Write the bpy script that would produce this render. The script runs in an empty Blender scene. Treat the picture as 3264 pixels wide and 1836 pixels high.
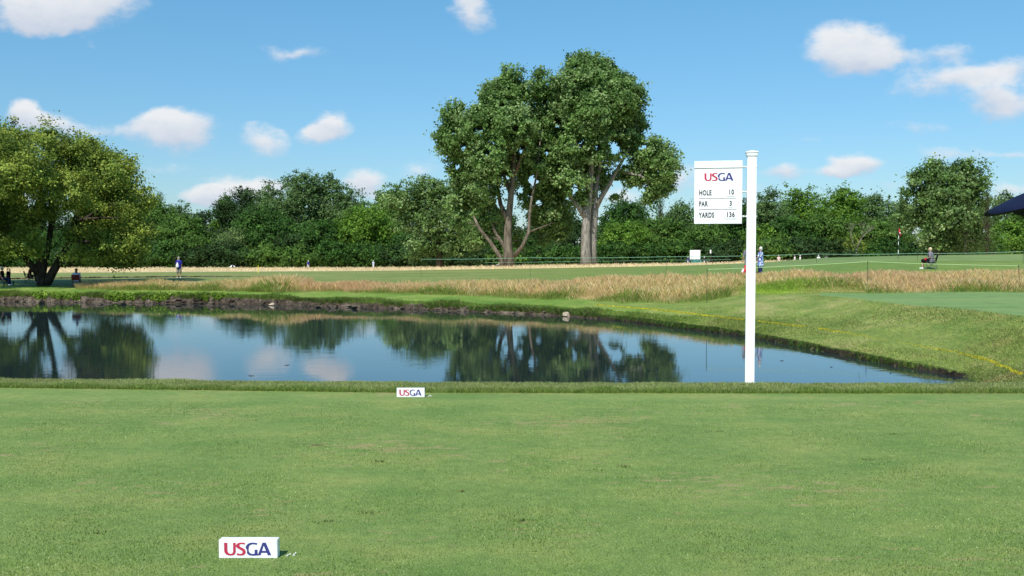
import bpy, bmesh, math, random
import numpy as np
from mathutils import Vector, Matrix
R = math.radians
rng = np.random.default_rng(7)
random.seed(7)
C = bpy.context.scene.collection
SC = bpy.context.scene
# ------------------------------------------------------------------ camera
F = 2900.0                       # focal length in photo pixels
CAMH = 1.6
PITCH = math.atan(118 / F)
cam = bpy.data.cameras.new('camera'); co = bpy.data.objects.new('camera', cam); C.objects.link(co)
cam.sensor_width = 36; cam.lens = F / 3264 * 36; cam.clip_end = 5000; cam.clip_start = 0.05
co.location = (0, 0, CAMH); co.rotation_euler = (math.pi / 2 - PITCH, 0, 0)
SC.camera = co
SC.view_settings.view_transform = 'Standard'; SC.view_settings.look = 'None'
SC.view_settings.exposure = 0.35; SC.view_settings.gamma = 1
SC.cycles.max_bounces = 6; SC.cycles.diffuse_bounces = 2; SC.cycles.glossy_bounces = 3
SC.cycles.transmission_bounces = 2; SC.cycles.transparent_max_bounces = 4
# ------------------------------------------------------------------ light
SUN_EL = R(50); SD = Vector((-0.34, -0.94, 0)).normalized()
sdir = Vector((SD.x * math.cos(SUN_EL), SD.y * math.cos(SUN_EL), math.sin(SUN_EL)))
sl = bpy.data.lights.new('sun', 'SUN'); sl.energy = 4.2; sl.angle = R(0.5); sl.color = (1, 0.95, 0.87)
so = bpy.data.objects.new('sun', sl); C.objects.link(so)
so.rotation_euler = sdir.to_track_quat('Z', 'Y').to_euler(); so.location = sdir * 60

def build_world():
    w = bpy.data.worlds.new('World'); SC.world = w; w.use_nodes = True
    nt = w.node_tree; N = nt.nodes; L = nt.links; N.clear()
    out = N.new('ShaderNodeOutputWorld'); bg = N.new('ShaderNodeBackground')
    L.new(bg.outputs[0], out.inputs[0])
    sky = N.new('ShaderNodeTexSky'); sky.sky_type = 'NISHITA'; sky.sun_disc = False
    sky.sun_elevation = SUN_EL; sky.sun_rotation = math.atan2(sdir.x, sdir.y)
    sky.altitude = 150; sky.air_density = 1.0; sky.dust_density = 0.35; sky.ozone_density = 1.3
    tc = N.new('ShaderNodeTexCoord')
    def math_(op, a, b=None, c=None, clamp=False):
        n = N.new('ShaderNodeMath'); n.operation = op; n.use_clamp = clamp
        for i, v in enumerate((a, b, c)):
            if v is None: continue
            if isinstance(v, (int, float)): n.inputs[i].default_value = v
            else: L.new(v, n.inputs[i])
        return n.outputs[0]
    sep = N.new('ShaderNodeSeparateXYZ'); L.new(tc.outputs['Generated'], sep.inputs[0])
    y = math_('MAXIMUM', sep.outputs[1], 0.08)
    u = math_('DIVIDE', sep.outputs[0], y); v = math_('DIVIDE', sep.outputs[2], y)
    front = math_('GREATER_THAN', sep.outputs[1], 0.1)
    comb = N.new('ShaderNodeCombineXYZ'); L.new(u, comb.inputs[0]); L.new(v, comb.inputs[1])
    def noise(scale, detail, rough, off, sy=1.6):
        mp = N.new('ShaderNodeMapping'); mp.inputs['Scale'].default_value = (1, sy, 1); mp.inputs['Location'].default_value = off
        L.new(comb.outputs[0], mp.inputs[0])
        n = N.new('ShaderNodeTexNoise'); n.inputs['Scale'].default_value = scale
        n.inputs['Detail'].default_value = detail; n.inputs['Roughness'].default_value = rough
        L.new(mp.outputs[0], n.inputs['Vector']); return n
    n1 = noise(9, 5, 0.6, (3, 1, 0)); n2 = noise(30, 6, 0.62, (0, 5, 2)); n3 = noise(17, 5, .6, (7, 2, 1))
    # warp the lookup a little
    wv = N.new('ShaderNodeVectorMath'); wv.operation = 'SUBTRACT'; L.new(n1.outputs['Color'], wv.inputs[0]); wv.inputs[1].default_value = (.5, .5, .5)
    ws = N.new('ShaderNodeVectorMath'); ws.operation = 'SCALE'; L.new(wv.outputs[0], ws.inputs[0]); ws.inputs['Scale'].default_value = 0.045
    wa = N.new('ShaderNodeVectorMath'); wa.operation = 'ADD'; L.new(ws.outputs[0], wa.inputs[0]); L.new(comb.outputs[0], wa.inputs[1])
    # cloud puffs, each at its own bearing and height: x, y, rx, ry, strength
    puffs = [(185, 12, 185, 68, 1.0), (120, 45, 110, 45, .6), (235, 115, 28, 22, .18), (72, 298, 46, 42, .95), (140, 318, 70, 30, .55),
             (255, 338, 85, 28, .38), (445, 328, 112, 48, .95), (395, 305, 60, 28, .4), (665, 366, 72, 34, .55), (835, 322, 52, 34, .9), (800, 350, 42, 26, .65),
             (755, 133, 95, 22, .38), (1190, 45, 62, 40, .55), (1180, 8, 35, 25, .35), (590, 470, 115, 34, .8), (520, 482, 60, 25, .55),
             (925, 462, 58, 38, .75), (1060, 425, 65, 36, .28), (2130, 128, 112, 58, 1.0), (2270, 145, 120, 42, .32), (2390, 120, 60, 30, .35),
             (2320, 225, 115, 46, .42), (2440, 180, 90, 36, .3), (2520, 248, 100, 56, .72), (2540, 170, 90, 32, .42), (2420, 200, 90, 30, .3), (1965, 434, 64, 25, .62),
             (2150, 415, 70, 28, .85), (2090, 435, 60, 16, .45), (2390, 378, 95, 26, .4), (2310, 330, 100, 18, .22), (1712, 440, 55, 34, .42), (2540, 372, 80, 12, .35),
             (1560, 490, 70, 26, .45), (1625, 22, 70, 18, .12), (30, 500, 90, 30, .4), (2540, 470, 90, 26, .45),
             (2170, 275, 80, 20, .15), (-200, 200, 150, 60, .8), (2800, 320, 150, 60, .7), (-350, 400, 120, 40, .7), (3000, 120, 130, 50, .8), (1300, 470, 140, 22, .3), (400, 420, 180, 20, .16), (690, 455, 60, 20, .35), (790, 440, 60, 16, .22), (330, 470, 70, 26, .4), (1880, 478, 70, 16, .3), (2250, 470, 90, 16, .28), (2050, 350, 60, 12, .18), (960, 500, 80, 16, .3)]
    m = shade = None
    for (a, b, ra, rb, s) in puffs:
        k = 3264 / 2576
        vx = (a * k - 1632) / F; vy = (800 - b * k) / F
        sb = N.new('ShaderNodeVectorMath'); sb.operation = 'SUBTRACT'; L.new(wa.outputs[0], sb.inputs[0]); sb.inputs[1].default_value = (vx, vy, 0)
        mu = N.new('ShaderNodeVectorMath'); mu.operation = 'MULTIPLY'; L.new(sb.outputs[0], mu.inputs[0])
        mu.inputs[1].default_value = (F / (ra * k * 1.32), F / (rb * k * 1.4), 0)
        ln = N.new('ShaderNodeVectorMath'); ln.operation = 'LENGTH'; L.new(mu.outputs[0], ln.inputs[0])
        inv = math_('SUBTRACT', 1.0, ln.outputs['Value'], clamp=True)
        val = math_('MULTIPLY', inv, s * 1.7)
        m = val if m is None else math_('ADD', m, val)
        sx = N.new('ShaderNodeSeparateXYZ'); L.new(mu.outputs[0], sx.inputs[0])
        t = math_('MULTIPLY', sx.outputs[1], val)
        shade = t if shade is None else math_('ADD', shade, t)
    nn = math_('SUBTRACT', n2.outputs['Fac'], .5); nn3 = math_('SUBTRACT', n3.outputs['Fac'], .5)
    edge = math_('MULTIPLY_ADD', nn, .95, m); edge = math_('MULTIPLY_ADD', nn3, .8, edge)
    has = math_('MULTIPLY', m, 6, clamp=True)
    dens = N.new('ShaderNodeMapRange'); dens.interpolation_type = 'SMOOTHSTEP'
    L.new(edge, dens.inputs[0]); dens.inputs[1].default_value = 0.16; dens.inputs[2].default_value = 0.95
    d = math_('MULTIPLY', dens.outputs[0], has); d = math_('MULTIPLY', d, front); d = math_('MULTIPLY', d, .95)
    sh = math_('DIVIDE', shade, math_('MAXIMUM', m, .02))
    sh = math_('MULTIPLY_ADD', nn3, 1.4, sh)
    shr = N.new('ShaderNodeMapRange'); L.new(sh, shr.inputs[0]); shr.inputs[1].default_value = -.75; shr.inputs[2].default_value = .35
    cc = N.new('ShaderNodeMixRGB'); L.new(shr.outputs[0], cc.inputs[0])
    cc.inputs[1].default_value = (3.7, 4.2, 5.1, 1); cc.inputs[2].default_value = (5.9, 6.0, 6.15, 1)
    hs = N.new('ShaderNodeHueSaturation'); hs.inputs['Saturation'].default_value = 1.0; hs.inputs['Value'].default_value = 1.0
    L.new(sky.outputs[0], hs.inputs['Color'])
    gr = N.new('ShaderNodeValToRGB'); L.new(math_('MULTIPLY', sep.outputs[2], 2.5, clamp=True), gr.inputs[0]); e = gr.color_ramp.elements
    e[0].position = .04; e[0].color = (.49, .61, .74, 1); e[1].position = .68; e[1].color = (.53, .91, 1.0, 1)
    tm = N.new('ShaderNodeMixRGB'); tm.blend_type = 'MULTIPLY'; tm.inputs[0].default_value = 1; L.new(hs.outputs[0], tm.inputs[1]); L.new(gr.outputs[0], tm.inputs[2])
    mx = N.new('ShaderNodeMixRGB'); L.new(d, mx.inputs[0]); L.new(tm.outputs[0], mx.inputs[1]); L.new(cc.outputs[0], mx.inputs[2])
    L.new(mx.outputs[0], bg.inputs[0]); bg.inputs[1].default_value = 0.115
build_world()

# ------------------------------------------------------------------ materials
MATS = {}
def mat(name, col, rough=.7, spec=.3, metal=0, coat=0):
    if name in MATS: return MATS[name]
    m = bpy.data.materials.new(name); m.use_nodes = True
    b = m.node_tree.nodes['Principled BSDF']; b.inputs['Base Color'].default_value = (*col, 1)
    b.inputs['Roughness'].default_value = rough; b.inputs['Specular IOR Level'].default_value = spec
    b.inputs['Metallic'].default_value = metal
    N = m.node_tree.nodes; L = m.node_tree.links          # faint wear so nothing is perfectly flat
    tc = N.new('ShaderNodeTexCoord'); n = N.new('ShaderNodeTexNoise'); n.inputs['Scale'].default_value = 9; n.inputs['Detail'].default_value = 4
    L.new(tc.outputs['Object'], n.inputs['Vector'])
    r = N.new('ShaderNodeValToRGB'); L.new(n.outputs['Fac'], r.inputs[0])
    r.color_ramp.elements[0].position = .3; r.color_ramp.elements[1].position = .7
    r.color_ramp.elements[0].color = (*[c * .86 for c in col], 1); r.color_ramp.elements[1].color = (*[min(1, c * 1.06) for c in col], 1)
    L.new(r.outputs[0], b.inputs['Base Color'])
    MATS[name] = m; return m

def ramp(N, L, fac, stops):
    r = N.new('ShaderNodeValToRGB'); L.new(fac, r.inputs[0]); e = r.color_ramp.elements
    while len(e) < len(stops): e.new(.5)
    for i, (p, c) in enumerate(stops): e[i].position = p; e[i].color = (*c, 1)
    return r.outputs[0]

def attr_mat(name, trans=.3, rough=.65, spec=.25):
    if name in MATS: return MATS[name]
    m = bpy.data.materials.new(name); m.use_nodes = True; N = m.node_tree.nodes; L = m.node_tree.links
    b = N['Principled BSDF']; a = N.new('ShaderNodeAttribute'); a.attribute_name = 'col'
    L.new(a.outputs['Color'], b.inputs['Base Color']); b.inputs['Roughness'].default_value = rough; b.inputs['Specular IOR Level'].default_value = spec
    t = N.new('ShaderNodeBsdfTranslucent'); g = N.new('ShaderNodeHueSaturation'); L.new(a.outputs['Color'], g.inputs['Color'])
    g.inputs['Value'].default_value = 1.5; g.inputs['Hue'].default_value = .485; L.new(g.outputs[0], t.inputs[0])
    x = N.new('ShaderNodeMixShader'); x.inputs[0].default_value = trans; L.new(b.outputs[0], x.inputs[1]); L.new(t.outputs[0], x.inputs[2])
    L.new(x.outputs[0], N['Material Output'].inputs[0]); MATS[name] = m; return m

def turf_mat(name, a, b, c, patch_scale=.35, fine=60, bump=.6, patch=(.45, .75), worn=None, fine_amt=.5, stretch=(1, 1, 1), dist=.02, blend=None):
    """mown grass: broad patches of three natural tones, fine blade speckle and bump"""
    m = bpy.data.materials.new(name); m.use_nodes = True; N = m.node_tree.nodes; L = m.node_tree.links
    bs = N['Principled BSDF']; bs.inputs['Roughness'].default_value = .75; bs.inputs['Specular IOR Level'].default_value = .15
    tc = N.new('ShaderNodeTexCoord'); mp = N.new('ShaderNodeMapping'); mp.inputs['Scale'].default_value = stretch; L.new(tc.outputs['Object'], mp.inputs[0])
    def noise(s, d, r=.55, v=None):
        n = N.new('ShaderNodeTexNoise'); n.inputs['Scale'].default_value = s; n.inputs['Detail'].default_value = d; n.inputs['Roughness'].default_value = r
        L.new(v or mp.outputs[0], n.inputs['Vector']); return n.outputs['Fac']
    base = ramp(N, L, noise(patch_scale, 6, .6), [(.32, a), (.5, b), (.68, c)])
    if blend:        # a second turf takes over where the ground's zone value rises
        b2 = ramp(N, L, noise(patch_scale * 1.2, 6, .65), [(.3, blend[1]), (.5, blend[2]), (.7, blend[3])])
        za = N.new('ShaderNodeAttribute'); za.attribute_name = blend[0]; ad = N.new('ShaderNodeMath'); ad.operation = 'MULTIPLY_ADD'
        L.new(noise(.5, 4, .6), ad.inputs[0]); ad.inputs[1].default_value = .8; L.new(za.outputs['Fac'], ad.inputs[2])
        mr0 = N.new('ShaderNodeMapRange'); L.new(ad.outputs[0], mr0.inputs[0]); mr0.inputs[1].default_value = .45; mr0.inputs[2].default_value = 1.25
        mb = N.new('ShaderNodeMixRGB'); L.new(mr0.outputs[0], mb.inputs[0]); L.new(base, mb.inputs[1]); L.new(b2, mb.inputs[2]); base = mb.outputs[0]
    f = noise(fine, 3, .7, tc.outputs['Object'])
    sp = ramp(N, L, f, [(.30, (1 - fine_amt,) * 3), (.5, (1, 1, 1)), (.72, (1 + fine_amt * .9, 1 + fine_amt * .85, 1 + fine_amt * .6))])
    mul = N.new('ShaderNodeMixRGB'); mul.blend_type = 'MULTIPLY'; mul.inputs[0].default_value = 1; L.new(base, mul.inputs[1]); L.new(sp, mul.inputs[2])
    out = mul.outputs[0]
    mid = noise(fine * .12, 4, .65, tc.outputs['Object'])
    md = ramp(N, L, mid, [(.3, (.78, .8, .78)), (.7, (1.2, 1.15, 1.1))])
    mul2 = N.new('ShaderNodeMixRGB'); mul2.blend_type = 'MULTIPLY'; mul2.inputs[0].default_value = .8; L.new(out, mul2.inputs[1]); L.new(md, mul2.inputs[2]); out = mul2.outputs[0]
    if worn:
        wm = N.new('ShaderNodeMapping'); wm.inputs['Scale'].default_value = (1, 3.2, 1); L.new(tc.outputs['Object'], wm.inputs[0])
        w1 = noise(worn[1], 5, .7, wm.outputs[0]); w2 = noise(worn[1] * .17, 3, .5)
        wr = N.new('ShaderNodeMath'); wr.operation = 'MULTIPLY_ADD'; L.new(w2, wr.inputs[0]); wr.inputs[1].default_value = .7; L.new(w1, wr.inputs[2])
        mr = N.new('ShaderNodeMapRange'); L.new(wr.outputs[0], mr.inputs[0]); mr.inputs[1].default_value = worn[2]; mr.inputs[2].default_value = worn[2] + .07
        mr.inputs[4].default_value = worn[3] if len(worn) > 3 else .8
        mw = N.new('ShaderNodeMixRGB'); L.new(mr.outputs[0], mw.inputs[0]); L.new(out, mw.inputs[1]); mw.inputs[2].default_value = (*worn[0], 1); out = mw.outputs[0]
    L.new(out, bs.inputs['Base Color'])
    bp = N.new('ShaderNodeBump'); bp.inputs['Strength'].default_value = bump; bp.inputs['Distance'].default_value = dist; L.new(f, bp.inputs['Height']); L.new(bp.outputs[0], bs.inputs['Normal'])
    MATS[name] = m; return m

M_TEE = turf_mat('tee_turf', (.155, .262, .070), (.208, .305, .086), (.275, .338, .104), 1.3, 95, .8, worn=((.42, .32, .17), 3.6, .96, .6), fine_amt=.55, stretch=(.8, 1.5, 1))
RG = ('zb', (.11, .19, .035), (.20, .255, .062), (.34, .32, .13))
M_BANK = turf_mat('bank_turf', (.10, .20, .03), (.16, .255, .045), (.235, .29, .075), .5, 12, .9, fine_amt=.42, dist=.05, blend=RG, worn=((.36, .27, .14), 1.3, 1.10, .5))
M_GREEN = turf_mat('green_turf', (.135, .235, .075), (.165, .262, .088), (.20, .28, .092), .25, 14, .2, fine_amt=.10, stretch=(.35, 3.2, 1))
M_FAIR = turf_mat('fairway_turf', (.13, .195, .045), (.19, .235, .07), (.25, .265, .10), .12, 6, .5, fine_amt=.25, stretch=(.5, 1.8, 1), blend=('zf', (.10, .185, .035), (.14, .215, .045), (.18, .235, .06)))
M_UPGREEN = turf_mat('upper_green_turf', (.13, .205, .06), (.165, .235, .075), (.20, .255, .09), .12, 5, .2, fine_amt=.12, stretch=(.5, 1.8, 1))
M_FESC = turf_mat('fescue_soil', (.22, .20, .06), (.38, .30, .13), (.50, .39, .20), .5, 7, .9, fine_amt=.5, dist=.05, blend=('zl', (.16, .27, .02), (.23, .35, .03), (.28, .37, .05)))
M_FARF = turf_mat('far_fescue_soil', (.50, .39, .21), (.58, .46, .26), (.63, .52, .31), .12, 2.5, .8, fine_amt=.25, dist=.08)
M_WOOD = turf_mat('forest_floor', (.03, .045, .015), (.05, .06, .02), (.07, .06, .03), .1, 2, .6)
M_MUD = turf_mat('bank_mud', (.030, .023, .017), (.085, .066, .050), (.20, .165, .13), 1.6, 7, 1.0, fine_amt=.6, dist=.15)
M_WETSHADE = turf_mat('shaded_wet_mud', (.012, .010, .007), (.022, .017, .012), (.045, .036, .027), 1.6, 7, 1.0, fine_amt=.6, dist=.1)  # wet mud, with shade under the grass overhang darkened into its colour
M_LEAF = attr_mat('leaf', .34, .6, .16); M_BLADE = attr_mat('grass_blade', .42, .6, .2)

def bark_mat(name, a, b, s=6):
    m = bpy.data.materials.new(name); m.use_nodes = True; N = m.node_tree.nodes; L = m.node_tree.links
    bs = N['Principled BSDF']; bs.inputs['Roughness'].default_value = .9; bs.inputs['Specular IOR Level'].default_value = .1
    tc = N.new('ShaderNodeTexCoord'); mp = N.new('ShaderNodeMapping'); mp.inputs['Scale'].default_value = (1, 1, .22); L.new(tc.outputs['Object'], mp.inputs[0])
    n = N.new('ShaderNodeTexNoise'); n.inputs['Scale'].default_value = s; n.inputs['Detail'].default_value = 6; n.inputs['Roughness'].default_value = .7; L.new(mp.outputs[0], n.inputs['Vector'])
    L.new(ramp(N, L, n.outputs['Fac'], [(.35, a), (.65, b)]), bs.inputs['Base Color'])
    bp = N.new('ShaderNodeBump'); bp.inputs['Strength'].default_value = .9; bp.inputs['Distance'].default_value = .12; L.new(n.outputs['Fac'], bp.inputs['Height']); L.new(bp.outputs[0], bs.inputs['Normal'])
    MATS[name] = m; return m
M_BARK = bark_mat('grey_bark', (.11, .10, .085), (.36, .33, .285), 3.5)
M_BARKM = bark_mat('mottled_bark', (.05, .04, .03), (.24, .20, .15), 2.5)
M_BARKD = bark_mat('dark_bark', (.025, .02, .016), (.10, .08, .06), 5)

def water_mat():
    m = bpy.data.materials.new('pond_water'); m.use_nodes = True; N = m.node_tree.nodes; L = m.node_tree.links
    b = N['Principled BSDF']; b.inputs['Base Color'].default_value = (.016, .028, .030, 1); b.inputs['Roughness'].default_value = .015; b.inputs['IOR'].default_value = 1.333
    b.inputs['Specular IOR Level'].default_value = .85
    tc = N.new('ShaderNodeTexCoord')
    def noise(s, sc, d=3):
        mp = N.new('ShaderNodeMapping'); mp.inputs['Scale'].default_value = sc; mp.inputs['Rotation'].default_value = (0, 0, R(8)); L.new(tc.outputs['Object'], mp.inputs[0])
        n = N.new('ShaderNodeTexNoise'); n.inputs['Scale'].default_value = s; n.inputs['Detail'].default_value = d; L.new(mp.outputs[0], n.inputs['Vector']); return n.outputs['Fac']
    b1 = N.new('ShaderNodeBump'); b1.inputs['Distance'].default_value = .0022
    b2 = N.new('ShaderNodeBump'); b2.inputs['Distance'].default_value = .012; b2.inputs['Strength'].default_value = .10
    amp = N.new('ShaderNodeMapRange'); L.new(noise(.07, (1, 1.5, 1), 2), amp.inputs[0]); amp.inputs[1].default_value = .4; amp.inputs[2].default_value = .65
    amp.inputs[3].default_value = .25; amp.inputs[4].default_value = .9; L.new(amp.outputs[0], b1.inputs['Strength'])
    L.new(noise(5.5, (.45, 1, 1)), b1.inputs['Height']); L.new(noise(.9, (.35, 1, 1), 2), b2.inputs['Height'])
    L.new(b2.outputs[0], b1.inputs['Normal']); L.new(b1.outputs[0], b.inputs['Normal'])
    return m

# ------------------------------------------------------------------ helpers
def tag(o, label=None, cat=None, group=None, kind=None):
    if label: o['label'] = label
    if cat: o['category'] = cat
    if group: o['group'] = group
    if kind: o['kind'] = kind
    return o
def empty(name, loc, label, cat, group=None, rz=0):
    o = bpy.data.objects.new(name, None); C.objects.link(o); o.location = loc; o.rotation_euler = (0, 0, rz); o.empty_display_size = .2
    return tag(o, label, cat, group)
def mobj(name, me, parent=None, m=None, smooth=False):
    o = bpy.data.objects.new(name, me); C.objects.link(o)
    if parent is not None: o.parent = parent
    if m is not None: me.materials.append(m)
    if smooth: me.polygons.foreach_set('use_smooth', np.ones(len(me.polygons), bool))
    return o
def raw_mesh(name, V, nper, cols=None):
    """V: (n*nper,3) -- n separate polygons of nper corners"""
    n = len(V) // nper; me = bpy.data.meshes.new(name)
    me.vertices.add(len(V)); me.vertices.foreach_set('co', np.asarray(V, np.float32).ravel())
    me.loops.add(len(V)); me.loops.foreach_set('vertex_index', np.arange(len(V), dtype=np.int32))
    me.polygons.add(n); me.polygons.foreach_set('loop_start', np.arange(0, len(V), nper, dtype=np.int32))
    me.polygons.foreach_set('loop_total', np.full(n, nper, np.int32))
    me.update()
    if cols is not None:
        a = me.attributes.new('col', 'FLOAT_COLOR', 'POINT')
        c = np.ones((len(V), 4), np.float32); c[:, :3] = np.repeat(cols, nper, 0) if len(cols) == n else cols
        a.data.foreach_set('color', c.ravel())
    return me
def dirs(px, py):
    v = (918 - py) / F; uu = (px - 1632) / F
    Y = math.cos(PITCH) + v * math.sin(PITCH); Z = -math.sin(PITCH) + v * math.cos(PITCH)
    return uu / Y, Z / Y
def at(px, py, d):
    a, b = dirs(px, py); return Vector((a * d, d, CAMH + b * d))
class MB:
    def __init__(s): s.bm = bmesh.new()
    def box(s, c, sz, rz=0, rx=0, ry=0, bev=0):
        r = bmesh.ops.create_cube(s.bm, size=1, matrix=Matrix.Translation(c) @ Matrix.Rotation(rz, 4, 'Z') @ Matrix.Rotation(ry, 4, 'Y') @ Matrix.Rotation(rx, 4, 'X') @ Matrix.Diagonal((*sz, 1)))
        if bev:
            es = list({e for v in r['verts'] for e in v.link_edges}); bmesh.ops.bevel(s.bm, geom=es, offset=bev, segments=2, affect='EDGES')
        return s
    def tube(s, pts, rad, n=8, cap=True):
        pts = [Vector(p) for p in pts]; rs = rad if isinstance(rad, (list, tuple)) else [rad] * len(pts); rings = []
        up = Vector((0, 0, 1)); ref = None
        for i, p in enumerate(pts):
            t = (pts[min(i + 1, len(pts) - 1)] - pts[max(i - 1, 0)]).normalized()
            if ref is None:
                ref = t.cross(up if abs(t.z) < .9 else Vector((1, 0, 0))).normalized()
            ref = (ref - t * ref.dot(t)).normalized(); b = t.cross(ref)
            rings.append([s.bm.verts.new(p + (ref * math.cos(a) + b * math.sin(a)) * rs[i]) for a in [2 * math.pi * k / n for k in range(n)]])
        for a, b in zip(rings, rings[1:]):
            for k in range(n): s.bm.faces.new((a[k], a[(k + 1) % n], b[(k + 1) % n], b[k]))
        if cap: s.bm.faces.new(rings[0][::-1]); s.bm.faces.new(rings[-1])
        return s
    def ball(s, c, r, sub=2):
        r = (r, r, r) if isinstance(r, (int, float)) else r
        bmesh.ops.create_icosphere(s.bm, subdivisions=sub, radius=1, matrix=Matrix.Translation(c) @ Matrix.Diagonal((*r, 1))); return s
    def prism(s, poly, y0, y1, fx=None):
        """polygon in x,z extruded along y"""
        a = [s.bm.verts.new((p[0], y0, p[1])) for p in poly]; b = [s.bm.verts.new((p[0], y1, p[1])) for p in poly]
        s.bm.faces.new(a); s.bm.faces.new(b[::-1])
        for i in range(len(a)): s.bm.faces.new((a[i], b[i], b[(i + 1) % len(a)], a[(i + 1) % len(a)]))
        return s
    def build(s, name, m, parent=None, smooth=False):
        bmesh.ops.recalc_face_normals(s.bm, faces=s.bm.faces); me = bpy.data.meshes.new(name); s.bm.to_mesh(me); s.bm.free()
        return mobj(name, me, parent, m, smooth)
def new_dup(root, loc, rz=None, **tags):
    r = root.copy(); C.objects.link(r); r.location = loc
    if rz is not None: r.rotation_euler = (0, 0, rz)
    tag(r, **tags)
    for ch in list(root.children):
        c = ch.copy(); C.objects.link(c); c.parent = r
        for g in list(ch.children):
            d = g.copy(); C.objects.link(d); d.parent = c
    return r

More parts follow.
